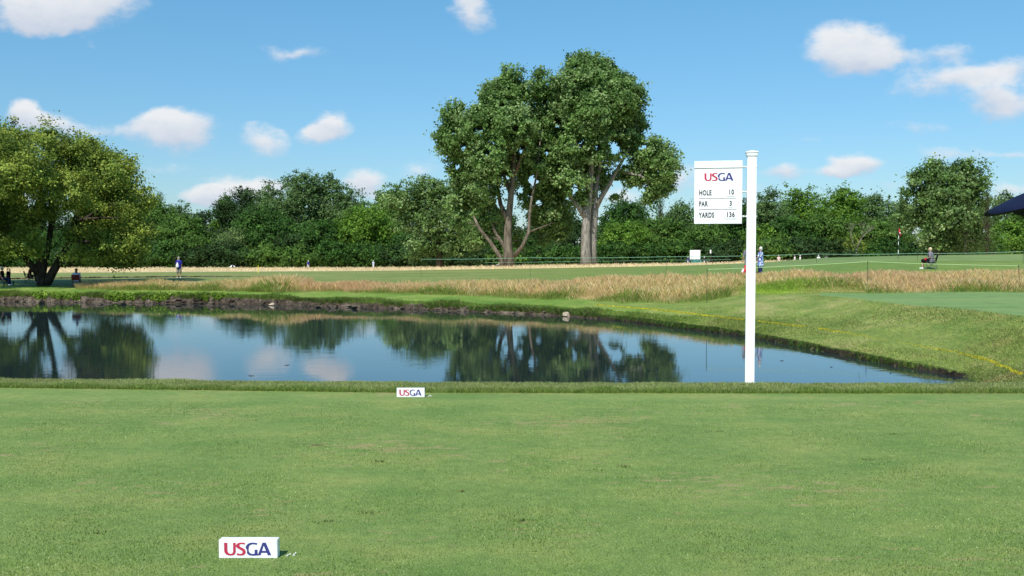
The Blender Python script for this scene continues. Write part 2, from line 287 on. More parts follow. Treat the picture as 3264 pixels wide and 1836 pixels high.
# ------------------------------------------------------------------ ground
WZ = -1.53
def P(*a): return [(a[i], a[i + 1]) for i in range(0, len(a), 2)]
ROWS = [  # (name, distance by column, height by column); a column is a bearing from the tee
 ('edge', P(-9000, 11.5, 0, 10.57, 600, 10.4, 1300, 10.2, 2600, 10.15, 9000, 10.15), P(0, 0)),
 ('crest', P(-9000, 12.2, 0, 11.25, 600, 11.1, 1300, 10.92, 2600, 10.85, 9000, 10.9), P(0, 0)),
 ('nlip', P(0, 14.6), P(2900, -1.3, 3150, -1.1, 3400, -.75, 9000, -.5)),
 ('nbed', P(0, 16.5), P(-9000, -.9, -4000, -1.0, -2500, -2.1, 3050, -2.1, 3160, -1.5, 3300, -.95, 9000, -.6)),
 ('fbed', P(-9000, 53, 0, 55, 600, 53, 860, 52, 1170, 49, 1400, 47, 1800, 42.8, 2000, 39.6, 2160, 36.4, 2373, 32.6, 2634, 27.4, 2853, 24.0, 3043, 22.0, 3120, 21.8, 9000, 21.5), P(-9000, -1.0, -4000, -1.1, -2500, -2.1, 3060, -2.1, 3115, -1.5, 3200, -1.25, 3300, -1.15, 9000, -.65)),
 ('foot', P(-9000, 54, 0, 56, 600, 54, 860, 52.8, 1170, 49.9, 1400, 47.8, 1800, 43.6, 2000, 40.3, 2160, 37, 2373, 33.2, 2634, 28, 2853, 24.7, 3043, 22.7, 3120, 22.4, 9000, 22.3), P(-9000, -1.0, -4000, -1.1, -2500, -1.58, 2980, -1.6, 3070, -1.56, 3100, -1.48, 3128, -1.42, 3200, -1.25, 3300, -1.1, 9000, -.6)),
 ('lip', P(-9000, 54.5, 0, 56.5, 600, 54.4, 860, 53.2, 1170, 50.3, 1400, 48.1, 1800, 43.9, 2000, 40.5, 2160, 37.2, 2373, 33.4, 2634, 28.2, 2853, 24.9, 3043, 22.9, 3120, 22.7, 9000, 22.8), P(-9000, -.9, 0, -1.17, 600, -1.13, 860, -1.14, 1170, -1.24, 1400, -1.25, 1700, -1.3, 2000, -1.30, 2160, -1.36, 2373, -1.36, 2634, -1.385, 2853, -1.40, 3043, -1.42, 3092, -1.44, 3106, -1.47, 3120, -1.42, 3200, -1.22, 3264, -1.1, 9000, -.5)),
 ('mid', P(-9000, 57, 0, 57.8, 600, 55.9, 1170, 52.3, 1700, 47, 2000, 42.8, 2160, 40, 2400, 38, 2560, 39.2, 2634, 38.3, 2757, 34.6, 2902, 31.7, 3067, 30.0, 3249, 26.4, 3400, 24.5, 9000, 24), P(-9000, -.85, 0, -.98, 600, -1.0, 1170, -1.05, 1700, -1.13, 2000, -1.06, 2160, -.98, 2400, -.62, 2560, -.36, 2634, -.28, 2757, -.28, 9000, -.28)),
 ('front', P(-9000, 60, 0, 60, 600, 58, 1170, 55, 1400, 53.5, 1700, 50, 2000, 46, 2160, 44, 2400, 42, 2560, 41, 2634, 41, 9000, 42), P(-9000, -.8, 0, -.82, 600, -.9, 1170, -.9, 1400, -.93, 1700, -.99, 2000, -.89, 2160, -.83, 2250, -.66, 2400, -.36, 2634, -.25, 9000, -.25)),
 ('back', P(-9000, 66, 0, 66, 600, 63, 1170, 60, 1700, 57, 2160, 55, 2400, 50.3, 2634, 48.5, 2853, 50, 9000, 50), P(-9000, -.75, 0, -.75, 600, -.82, 1170, -.85, 1700, -.5, 2160, -.2, 2400, .12, 2634, .1, 2853, .15, 9000, .1)),
 ('walk', P(0, 70, 600, 69, 1170, 68, 1700, 65, 2160, 62, 2400, 55, 9000, 55), P(0, -.65, 600, -.56, 1170, -.62, 1700, -.4, 2160, -.02, 2400, .3, 2634, .55, 2853, .62, 9000, .65)),
 ('bank1', P(0, 74, 600, 80, 900, 82, 1170, 80, 1700, 75, 2160, 70, 2400, 60, 9000, 60), P(0, -.72, 600, -.69, 1170, -.65, 1700, -.38, 2160, 0, 2400, .42, 2634, .8, 2853, .95, 9000, 1.0)),
 ('ditch', P(0, 80, 600, 85, 1170, 84, 1700, 78, 2160, 76, 2400, 66, 9000, 66), P(0, -1.4, 700, -1.4, 950, -.8, 1170, -.68, 1700, -.38, 2160, -.02, 2400, .55, 2634, 1.0, 2853, 1.13, 3264, 1.22, 9000, 1.22)),
 ('bank2', P(0, 80.6, 600, 85.6, 1170, 85, 1700, 82, 2160, 80, 2400, 75, 9000, 75), P(0, -.78, 700, -.73, 950, -.74, 1170, -.7, 1700, -.4, 2160, -.04, 2400, .6, 2634, 1.05, 2853, 1.2, 3264, 1.35, 9000, 1.35)),
 ('ffront', P(0, 108, 600, 110, 1170, 112, 1700, 115, 2160, 112, 2400, 100, 9000, 100), P(0, -1.02, 600, -.92, 1170, -.86, 1700, -.60, 2160, -.22, 2400, .3, 2634, .5, 9000, .6)),
 ('fmid', P(0, 135, 9000, 135), P(0, -1.05, 1170, -1.0, 1400, -.9, 1700, -.62, 2160, -.38, 2400, -.35, 9000, -.2)),
 ('fback', P(0, 165), P(0, -2.0, 1400, -2.0, 1800, -1.4, 2200, -1.1, 9000, -1.2)),
 ('wood', P(0, 196), P(0, -2.2, 1500, -2.2, 2200, -1.5, 9000, -1.5)),
 ('far', P(0, 330), P(0, -2.2)),
 ('end', P(0, 2500), P(0, -2.0)),
]
RN = [r[0] for r in ROWS]
cols = np.concatenate([np.linspace(-9000, -1600, 30), np.linspace(-1500, -60, 60), np.arange(-50, 3330, 5), np.linspace(3340, 4800, 60), np.linspace(4900, 12000, 30)])
def smooth(vals, w=45):
    out = np.zeros_like(vals); tot = 0
    for k in np.linspace(-1, 1, 9):
        out += (1 - k * k + .05) * vals(cols + k * w) if callable(vals) else 0; tot += (1 - k * k + .05)
    return out / tot
def rowvals(lst, w):
    xs = [a for a, _ in lst]; ys = [b for _, b in lst]
    out = 0; tot = 0
    for k in np.linspace(-1, 1, 9):
        g = 1.05 - k * k; out = out + g * np.interp(cols + k * w, xs, ys); tot += g
    return out / tot
def wob(freqs, amp, seed):
    r = np.random.default_rng(seed); s = np.zeros(len(cols))
    for f in freqs: s += np.sin(cols / F * f * 6.283 + r.uniform(0, 6.28)) * r.uniform(.5, 1)
    return s * amp / max(1, len(freqs)) ** .5
RD = []; RZ = []
for i, (nm, dl, zl) in enumerate(ROWS):
    w = 12 if nm in ('foot', 'lip', 'fbed', 'nbed') else 45
    RD.append(rowvals(dl, w)); RZ.append(rowvals(zl, w))
infr = ((cols > -800) & (cols < 3090)).astype(float)
ls = np.clip((3100 - cols) / 2400, .25, 1)
j1 = wob([9, 17, 31, 53, 77, 101, 143], .16, 3) * infr * (.4 + .6 * ls); j2 = wob([13, 27, 49, 83, 120, 160], .045, 4) * infr * ls
RD[RN.index('foot')] += j1; RD[RN.index('fbed')] += j1; RD[RN.index('lip')] += j1 * .7 + wob([23, 41, 67, 97, 131], .10, 5) * infr * ls
RZ[RN.index('lip')] += j2 + wob([21, 43, 87, 125], .03, 6) * infr * ls + wob([3.1, 5.3, 7.7], .035, 16) * infr * (cols < 2300)
RD[RN.index('front')] += wob([5, 11, 23, 37], .6, 8) * (cols < 2500)
RD[RN.index('bank2')] += wob([7, 15, 33, 61], .5, 9) * (cols < 1000)
RD = np.array(RD); RZ = np.array(RZ)
def prof(c):
    j = np.searchsorted(cols, c); j = min(max(j, 1), len(cols) - 1); t = (c - cols[j - 1]) / (cols[j] - cols[j - 1])
    return RD[:, j - 1] * (1 - t) + RD[:, j] * t, RZ[:, j - 1] * (1 - t) + RZ[:, j] * t
def gz(x, y):
    if y < 10: return 0.0
    dd, zz = prof(x / y * F + 1632); return float(np.interp(y, dd, zz)) if y > dd[0] else 0.0
def hit(px, py, lo=9.0, hi=260):
    a, b = dirs(px, py); dd, zz = prof(a * F + 1632)
    ds = np.linspace(lo, hi, 6000); zg = np.interp(ds, dd, zz); k = np.argmax(CAMH + b * ds <= zg)
    d = ds[k]; return Vector((a * d, d, float(zg[k])))
def stand(px, d, py=850):
    a, _ = dirs(px, py); x = a * d; return Vector((x, d, gz(x, d)))

def seg_mat(i, c):
    nm = RN[i]; dry = c > 3106
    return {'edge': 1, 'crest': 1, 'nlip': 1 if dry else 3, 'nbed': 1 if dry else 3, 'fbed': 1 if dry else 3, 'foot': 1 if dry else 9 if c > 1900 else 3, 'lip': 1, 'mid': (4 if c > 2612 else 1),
            'front': (2 if c > 235 else 1), 'back': 5, 'walk': 5, 'bank1': 5 if c < 2330 else 6, 'ditch': 3 if c < 905 else 5 if c < 2330 else 6,
            'bank2': 5 if c < 2300 else 6, 'ffront': 7, 'fmid': 7, 'fback': 7, 'wood': 8, 'far': 8}[nm]
subs = {'edge': 2, 'crest': 6, 'nlip': 2, 'nbed': 4, 'fbed': 2, 'foot': 5, 'lip': 8, 'mid': 10, 'front': 8, 'back': 4, 'walk': 6, 'bank1': 4, 'ditch': 4, 'bank2': 8, 'ffront': 5, 'fmid': 5, 'fback': 3, 'wood': 3, 'far': 3}
def build_ground():
    rows_d = []; rows_z = []; rmat = []
    gr = np.random.default_rng(11)
    for i in range(len(ROWS) - 1):
        n = subs[RN[i]]
        for k in range(n):
            t = k / n; d = RD[i] * (1 - t) + RD[i + 1] * t; z = RZ[i] * (1 - t) + RZ[i + 1] * t
            if RN[i] == 'foot' and k > 0:      # ragged undercut mud face
                kk = np.convolve(gr.normal(0, 1, len(cols)), [.25, .5, .25], 'same')
                d = d + kk * .09 * infr * np.clip((2300 - cols) / 900, .25, 1) * (1 if k < n - 1 else .4) - .05; 
                z = z + np.convolve(gr.normal(0, 1, len(cols)), [.25, .5, .25], 'same') * .03 * infr
            if RN[i] == 'ditch' and k > 0: d = d + gr.normal(0, .15, len(cols)) * (cols < 900); z = z + gr.normal(0, .05, len(cols)) * (cols < 900)
            rows_d.append(d); rows_z.append(z); rmat.append(i)
    rows_d.append(RD[-1]); rows_z.append(RZ[-1])
    D = np.array(rows_d); Z = np.array(rows_z); X = (cols - 1632)[None, :] / F * D
    Z = Z + (np.sin(X * .55 + D * .3) * np.sin(D * .37 - X * .21)) * .035 * ((D > 24) & (D < 60)) * (Z > -1.15)
    nr, nc = D.shape
    V = np.stack([X, D, Z], -1).reshape(-1, 3)
    a = (np.arange(nr - 1)[:, None] * nc + np.arange(nc - 1)[None, :]).ravel()
    faces = np.stack([a, a + 1, a + nc + 1, a + nc], -1)
    me = bpy.data.meshes.new('ground'); me.vertices.add(len(V)); me.vertices.foreach_set('co', V.astype(np.float32).ravel())
    me.loops.add(faces.size); me.loops.foreach_set('vertex_index', faces.astype(np.int32).ravel())
    me.polygons.add(len(faces)); me.polygons.foreach_set('loop_start', np.arange(0, faces.size, 4, dtype=np.int32)); me.polygons.foreach_set('loop_total', np.full(len(faces), 4, np.int32))
    for m in (M_TEE, M_BANK, M_FESC, M_MUD, M_GREEN, M_FAIR, M_UPGREEN, M_FARF, M_WOOD, M_WETSHADE): me.materials.append(m)
    CC = np.tile(cols, nr); rowid = np.repeat(np.arange(nr), nc)
    fr = rmat.index(RN.index('front')); bk = rmat.index(RN.index('back'))
    for an, val in (('zb', np.where(rowid < 8, .85, np.clip((CC - 1850) / 600, 0, 1))),
                    ('zl', np.clip(np.minimum((CC - 2340) / 60, (2640 - CC) / 160), 0, 1) * np.clip((bk - rowid) / (bk - fr) * 1.3, 0, 1)),
                    ('zf', np.clip((CC - 1500) / 900, 0, .6) + .2 * (rowid < rmat.index(RN.index('bank1'))))):
        at_ = me.attributes.new(an, 'FLOAT', 'POINT'); at_.data.foreach_set('value', val.astype(np.float32))
    mi = np.array([[seg_mat(rmat[r], cols[c]) for c in range(nc - 1)] for r in range(nr - 1)]).ravel()
    me.polygons.foreach_set('material_index', mi.astype(np.int32)); me.polygons.foreach_set('use_smooth', mi != 3)
    me.update(); me.validate(); o = mobj('ground', me); tag(o, 'grassy golf course ground from the pond banks back to the woods', None, kind='structure')
build_ground()
# the closely cut teeing ground the picture is taken from
bm = bmesh.new(); cs = cols[(cols > -8500) & (cols < 11000)]
back = [bm.verts.new(((c - 1632) / F * d, d, 0.0)) for c, d in zip(cols, RD[0])]
frontv = [bm.verts.new(((c - 1632) / F * d * 1.6, -60, 0.0)) for c, d in zip(cols, RD[0])]
for i in range(len(back) - 1): bm.faces.new((frontv[i], frontv[i + 1], back[i + 1], back[i]))
me = bpy.data.meshes.new('tee'); bm.to_mesh(me); bm.free(); tag(mobj('teeing_ground', me, None, M_TEE), 'closely cut green teeing ground in the foreground', kind='structure')
# water
nx = 2; me = bpy.data.meshes.new('water'); me.from_pydata([(-190, 13, WZ), (14, 13, WZ), (14, 62, WZ), (-190, 62, WZ)], [], [(0, 1, 2, 3)])
tag(mobj('water', me, None, water_mat()), 'still dark pond mirroring trees and sky', kind='structure')

# ------------------------------------------------------------------ grass blades
def blades(name, X, Y, Zb, h, w, lean, colA, label, kind='stuff', cat='grass', tipc=None):
    n = len(X); ang = rng.uniform(0, math.pi, n); dx = np.cos(ang) * w / 2; dy = np.sin(ang) * w / 2
    la = rng.uniform(0, 2 * math.pi, n); lx = np.cos(la) * lean * h; ly = np.sin(la) * lean * h
    V = np.zeros((n, 4, 3)); V[:, 0] = np.stack([X - dx, Y - dy, Zb - .02], 1); V[:, 1] = np.stack([X + dx, Y + dy, Zb - .02], 1)
    V[:, 2] = np.stack([X + dx * .5 + lx, Y + dy * .5 + ly, Zb + h], 1); V[:, 3] = np.stack([X - dx * .15 + lx * .6, Y - dy * .15 + ly * .6, Zb + h * .72], 1)
    cc = np.repeat(colA, 4, 0).reshape(n, 4, 3)
    if tipc is not None: cc[:, 2] = tipc
    me = raw_mesh(name, V.reshape(-1, 3), 4, cc.reshape(-1, 3)); o = mobj(name, me, None, M_BLADE); tag(o, label, cat, None, kind); return o
def pick(n, cs, p, jit=.15):
    cs = np.array(cs); k = rng.choice(len(cs), n, p=np.array(p) / np.sum(p)); return cs[k] * (1 + rng.normal(0, jit, (n, 1))).clip(.5, 1.6)
def zone(n, r0, r1, c0, c1, t0=0, t1=1, power=1.0):
    """n random points between two terrain rows; returns X,Y,Z,c,t"""
    c = rng.uniform(c0, c1, n); t = t0 + (t1 - t0) * rng.uniform(0, 1, n) ** power
    a, b = RN.index(r0), RN.index(r1)
    full = np.array([np.interp(c, cols, RD[k]) for k in range(len(RN))]); fz = np.array([np.interp(c, cols, RZ[k]) for k in range(len(RN))])
    d = full[a] * (1 - t) + full[b] * t
    z = np.zeros(n)
    for k in range(len(RN) - 1):
        m = (d >= full[k]) & (d <= full[k + 1]); tt = (d - full[k]) / np.maximum(full[k + 1] - full[k], 1e-6); z = np.where(m, fz[k] * (1 - tt) + fz[k + 1] * tt, z)
    return (c - 1632) / F * d, d, z, c, t
def vnoise(x, y, s, seed=0):
    """cheap smooth noise -1..1"""
    r = np.random.default_rng(seed); o = 0
    for k in range(6):
        a = r.uniform(0, 6.28); f = s * r.uniform(.6, 1.8); o = o + np.sin((x * np.cos(a) + y * np.sin(a)) * f + r.uniform(0, 6.28))
    return o / 2.6
# shaggy collar behind the teeing ground
X, Y, Z, c, t = zone(190000, 'edge', 'nlip', -300, 3650, 0, .26)
tx = vnoise(X, Y * 2, 3.0, 1); tb = vnoise(X, Y, 1.2, 2)
kl = pick(len(X), [(.26, .33, .09), (.18, .27, .055), (.33, .34, .12), (.09, .16, .03)], [3, 3, 1.6, 1.8]) * (1 + tx[:, None] * .15)
tp = pick(len(X), [(.60, .62, .28), (.46, .52, .20), (.78, .70, .40), (.34, .44, .13)], [3, 3, 1.5, 2]); fm = t < .045 + .022 * vnoise(X, Y, 9, 3) + rng.normal(0, .012, len(t)); kl[fm] = kl[fm] * np.array([.55, .70, .42]); tp[fm] = tp[fm] * np.array([.66, .78, .5]); bmk = rng.uniform(0, 1, len(X)) < np.clip(tb * .5, 0, .5)  # front row greener and darkened: shade of the deep grass painted into its colour
tp[bmk] = tp[bmk] * np.array([1.1, .85, .7])
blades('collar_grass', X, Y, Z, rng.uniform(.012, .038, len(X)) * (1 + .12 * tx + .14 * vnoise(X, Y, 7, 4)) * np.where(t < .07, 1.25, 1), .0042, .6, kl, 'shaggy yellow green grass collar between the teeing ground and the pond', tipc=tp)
# short turf of the teeing ground near the camera
n = 300000; Y = 3.3 + 6.3 * rng.uniform(0, 1, n) ** 1.6; X = rng.uniform(-.62, .62, n) * Y
kt = pick(n, [(.19, .30, .07), (.13, .23, .05), (.28, .38, .11), (.52, .58, .30)], [4, 2.6, 2, 1.0], .12); kt *= (1 + .12 * vnoise(X, Y, 2.2, 62))[:, None] * np.array([1.08, 1.05, 1.0])
blades('tee_grass', X, Y, np.zeros(n), rng.uniform(.003, .0095, n) * (1 + .25 * vnoise(X, Y, 4, 61)), .0038, 1.0, kt, 'fine short grass blades of the teeing ground')
# front fescue
def fescue(n, r0, r1, c0, c1, name, label, hh=(.3, .6), far=False, t0=0, t1=1, width=.014, extra=None):
    X, Y, Z, c, t = zone(n, r0, r1, c0, c1, t0, t1)
    tx = vnoise(X, Y, .9, 5); ty = vnoise(X, Y, 2.6, 6); tz = vnoise(X, Y, .28, 7)
    if far:
        col = pick(n, [(.84, .70, .42), (.74, .59, .33), (.88, .76, .48)], [2, 1, 1.4], .1)
    else:
        tan = pick(n, [(.78, .61, .30), (.66, .50, .22), (.52, .38, .16), (.84, .71, .40), (.40, .42, .13)], [3, 3, 1.3, 2.6, 2.2])
        red = pick(n, [(.68, .46, .24), (.74, .54, .30), (.52, .35, .18)], [2, 2, 1])
        grn = pick(n, [(.20, .29, .05), (.30, .37, .09), (.12, .19, .03)], [2, 2, 1])
        gp = np.clip(.75 - t * 3.2 + tx * .45, 0.04, .95) ; gp = np.where((c > 2330) & (c < 2760), np.clip(1.15 - t * 1.7 + tx * .2, .03, 1), gp)
        rp = np.clip(.12 + tz * .4 + (c > 2650) * .45, 0, 1)
        u1 = rng.uniform(0, 1, n)[:, None] < gp[:, None]; u2 = rng.uniform(0, 1, n)[:, None] < rp[:, None]
        col = np.where(u1, grn, np.where(u2, red, tan))
    if not far:
        lm = rng.uniform(0, 1, n) < np.clip((c - 2335) / 50, 0, 1) * np.clip((2690 - c) / 170, 0, 1) * np.clip(1.5 - t * 2.2 + tx * .3, 0, .95); col[lm] = pick(int(lm.sum()), [(.27, .40, .05), (.21, .33, .04), (.38, .46, .11)], [2, 1, 1])
    h = rng.uniform(*hh, n) * (1 + .20 * tx + .12 * ty)
    if not far:
        h = h * np.clip(.55 + t * 2.2, .4, 1) ; h = np.where((c > 2330) & (c < 2760), h * np.clip(.18 + t * .9, .15, 1.0), h); h *= 1 + .5 * np.exp(-((c - 880) / 110) ** 2)
        h *= np.interp(c, [230, 420, 900], [.6, .85, 1])
    blades(name, X, Y, Z, h, width, .5, col, label)
fescue(150000, 'front', 'back', 240, 3900, 'tall_fescue', 'tall straw coloured fescue in a long band beyond the pond', (.20, .53), t0=-.10, t1=.98, width=.014)
fescue(60000, 'ffront', 'wood', -500, 2900, 'far_fescue', 'pale straw coloured fescue meadow in front of the woods', (.15, .38), True, width=.07)
# lush lip of the pond bank
X, Y, Z, c, t = zone(60000, 'foot', 'mid', -300, 3400, .55, 2.0) if False else zone(60000, 'lip', 'mid', -300, 3400, -.06, .5, 1.6)
tx = vnoise(X, Y, 1.3, 9)
kb = pick(len(X), [(.15, .26, .045), (.23, .32, .06), (.10, .18, .03), (.34, .34, .13)], [3, 3, 1.2, 1.4])
sc = np.interp(Y, [20, 30, 42, 58], [.18, .25, .7, 1.1])
blades('bank_grass', X, Y, Z, rng.uniform(.06, .19, len(X)) * (1 + .5 * tx) * sc, .03 * sc, .7, kb, 'lush green grass overhanging the muddy rim of the pond')
X, Y, Z, c, t = zone(40000, 'fbed', 'lip', 3050, 3190, .0, 1.4); kq = rng.uniform(0, 1, len(X)) < .09 * np.exp(-((c - 3112) / 26) ** 2); X, Y, Z = X[kq], Y[kq], Z[kq]
blades('tip_grass', X, Y, Z, rng.uniform(.02, .06, len(X)), .014, .9, pick(len(X), [(.24, .33, .08), (.34, .37, .13), (.16, .25, .05)], [3, 2, 1]), 'grass tuft closing the right tip of the pond')
# long blades drooping over the rim
X, Y, Z, c, t = zone(42000, 'lip', 'mid', 1500, 3112, -.015, .012); n = len(X); sc = np.interp(Y, [20, 45], [.5, 1.1]) * rng.uniform(.5, 1.3, n) * (1 + .35 * vnoise(X, Y, 2.2, 44))
bx_ = .008 * sc; V = np.zeros((n, 4, 3)); hx = rng.normal(0, .05, n) * sc
V[:, 0] = np.stack([X - bx_, Y, Z], 1); V[:, 1] = np.stack([X + bx_, Y, Z], 1); V[:, 2] = np.stack([X + bx_ + hx * .6, Y - .06 * sc, Z + .03 * sc], 1); V[:, 3] = np.stack([X + hx * 1.2, Y - .12 * sc, Z - .11 * sc], 1)
tag(mobj('drooping_grass', raw_mesh('drooping_grass', V.reshape(-1, 3), 4, pick(n, [(.20, .32, .07), (.14, .24, .05), (.33, .35, .13), (.28, .22, .12)], [3, 1.6, 1.4, .6])), None, M_BLADE), 'grass drooping over the dark rim of the pond at the right', 'grass', kind='stuff')
X, Y, Z, c, t = zone(26000, 'lip', 'mid', 60, 1900, -.06, .02); kq = vnoise(X, Y * .2, 1.3, 81) + .35 * vnoise(X, Y, 4.5, 82) > .15 - .8 * (X > -3); X, Y, Z = X[kq], Y[kq], Z[kq]
blades('shaggy_rim_grass', X, Y - .05, Z - .06, rng.uniform(.08, .22, len(X)), .03, .9, pick(len(X), [(.18, .29, .05), (.12, .20, .03), (.30, .32, .12), (.30, .24, .13)], [3, 2, 1.4, .8]), 'uneven tufts hanging over the muddy left bank')
# short turf on the right hand slope
X, Y, Z, c, t = zone(90000, 'lip', 'mid', 2200, 3700, .0, 1)
X2, Y2, Z2, c2, t2 = zone(60000, 'fbed', 'lip', 3108, 3800, -8.5, 1); X, Y, Z = np.r_[X, X2], np.r_[Y, Y2], np.r_[Z, Z2]
tx = vnoise(X, Y, .8, 12)
ks = pick(len(X), [(.20, .27, .06), (.32, .33, .12), (.12, .20, .035), (.42, .36, .18)], [3, 2.5, 2, .8]) * .9 * (1 + .30 * tx[:, None] + .22 * vnoise(X, Y, .45, 73)[:, None]); tq = vnoise(X, Y * 1.4, 1.7, 71); ks[tq > .75] *= np.array([1.35, .98, 1.3]); kk_ = rng.uniform(0, 1, len(X)) > .35 + .35 * (vnoise(X, Y, 1.1, 72) > 0); X, Y, Z, tx, ks = X[kk_], Y[kk_], Z[kk_], tx[kk_], ks[kk_]
blades('slope_grass', X, Y, Z, rng.uniform(.015, .045, len(X)), .016, .9, ks, 'patchy mown grass on the slope right of the pond')
# leafy weeds on the eroded left bank
def leaves(C0, size, cols_, nrm=None, spread=1.0, aspect=.75):
    n = len(C0); a = rng.normal(0, 1, (n, 3)) * spread
    if nrm is not None: a = a + nrm
    a /= np.linalg.norm(a, axis=1)[:, None] + 1e-9
    b = rng.normal(0, 1, (n, 3)); u_ = np.cross(a, b); u_ /= np.linalg.norm(u_, axis=1)[:, None] + 1e-9; v_ = np.cross(a, u_)
    s = (size * rng.uniform(.6, 1.35, n))[:, None] * .5
    V = np.stack([C0 - u_ * s, C0 - v_ * s * aspect, C0 + u_ * s, C0 + v_ * s * aspect], 1)
    return V.reshape(-1, 3)
X, Y, Z, c, t = zone(9000, 'lip', 'mid', 30, 760, -.12, .45, 1.7)
keep = (vnoise(X, Y, 1.1, 21) > .1) & (vnoise(X, Y, 4.1, 22) > -.5); X, Y, Z = X[keep], Y[keep], Z[keep]
pts = np.stack([X, Y - .1, Z + rng.uniform(-.05, .2, len(X))], 1)
me = raw_mesh('weeds', leaves(pts, .13, None, np.array([0, -.4, .8])), 4, pick(len(pts), [(.16, .27, .03), (.24, .34, .05), (.09, .17, .02)], [3, 2, 2]))
tag(mobj('bank_weeds', me, None, M_LEAF), 'broad leaved weeds on the eroded bank at the left', 'weeds', kind='stuff')
# yellow hazard line sprayed on the grass
def painted(pts, name, label, dens=260, w=.022):
    W = [hit(*p, lo=20) for p in pts]; XX = []
    for a, b in zip(W, W[1:]):
        L_ = (b - a).length; n = int(L_ * dens); t = rng.uniform(0, 1, n); nn = np.array([-(b - a).y, (b - a).x]) / L_; o = rng.normal(0, w, n)
        XX.append(np.stack([a.x + (b.x - a.x) * t + nn[0] * o, a.y + (b.y - a.y) * t + nn[1] * o], 1))
    XY = np.concatenate(XX); k = vnoise(XY[:, 0], XY[:, 1], 3, 31) > -1.3; XY = XY[k]
    Zs = np.array([gz(x, y) for x, y in XY]); n = len(XY)
    o = blades(name, XY[:, 0], XY[:, 1], Zs + .012, rng.uniform(.015, .04, n), np.clip(XY[:, 1] / 34 * .028, .016, .04), .9, pick(n, [(.80, .70, .05), (.62, .58, .08), (.26, .30, .05)], [3, 1.6, 1.6], .1), label, 'structure', None)
painted([(1900, 972), (2070, 985), (2200, 1000), (2365, 1019), (2480, 1032), (2592, 1044), (2700, 1063), (2820, 1087), (2920, 1104), (3018, 1120), (3100, 1137), (3171, 1157), (3215, 1175), (3253, 1195), (3290, 1215)], 'painted_line', 'yellow hazard line sprayed on the grass around the pond')
# ------------------------------------------------------------------ trees
def limb_path(a, b, bend=.15, n=5):
    a, b = Vector(a), Vector(b); L_ = (b - a).length; o = Vector((random.uniform(-1, 1), random.uniform(-1, 1), random.uniform(-.3, .6))) * L_ * bend
    return [a.lerp(b, i / n) + o * math.sin(math.pi * i / n) for i in range(n + 1)]
def limb_r(r0, r1, n=6): return [r0 + (r1 - r0) * (i / (n - 1)) ** .8 for i in range(n)]
def crown_pts(lobes, per_m3, clump_r, leaf_n, hollow=.45):
    """lobes: (centre, radii). returns clump centres spread through each lobe, denser towards its skin"""
    out = []; nrm = []
    for cen, rad in lobes:
        vol = rad[0] * rad[1] * rad[2] * 4.19; n = max(5, int(vol ** .78 * per_m3))
        v = rng.normal(0, 1, (n, 3)); v /= np.linalg.norm(v, axis=1)[:, None]
        r = (hollow + (1 - hollow) * rng.uniform(0, 1, n) ** .6)[:, None] * (1 + rng.normal(0, .15, (n, 1)))
        out.append(np.array(cen) + v * r * np.array(rad)); nrm.append(v)
    return np.concatenate(out), np.concatenate(nrm)
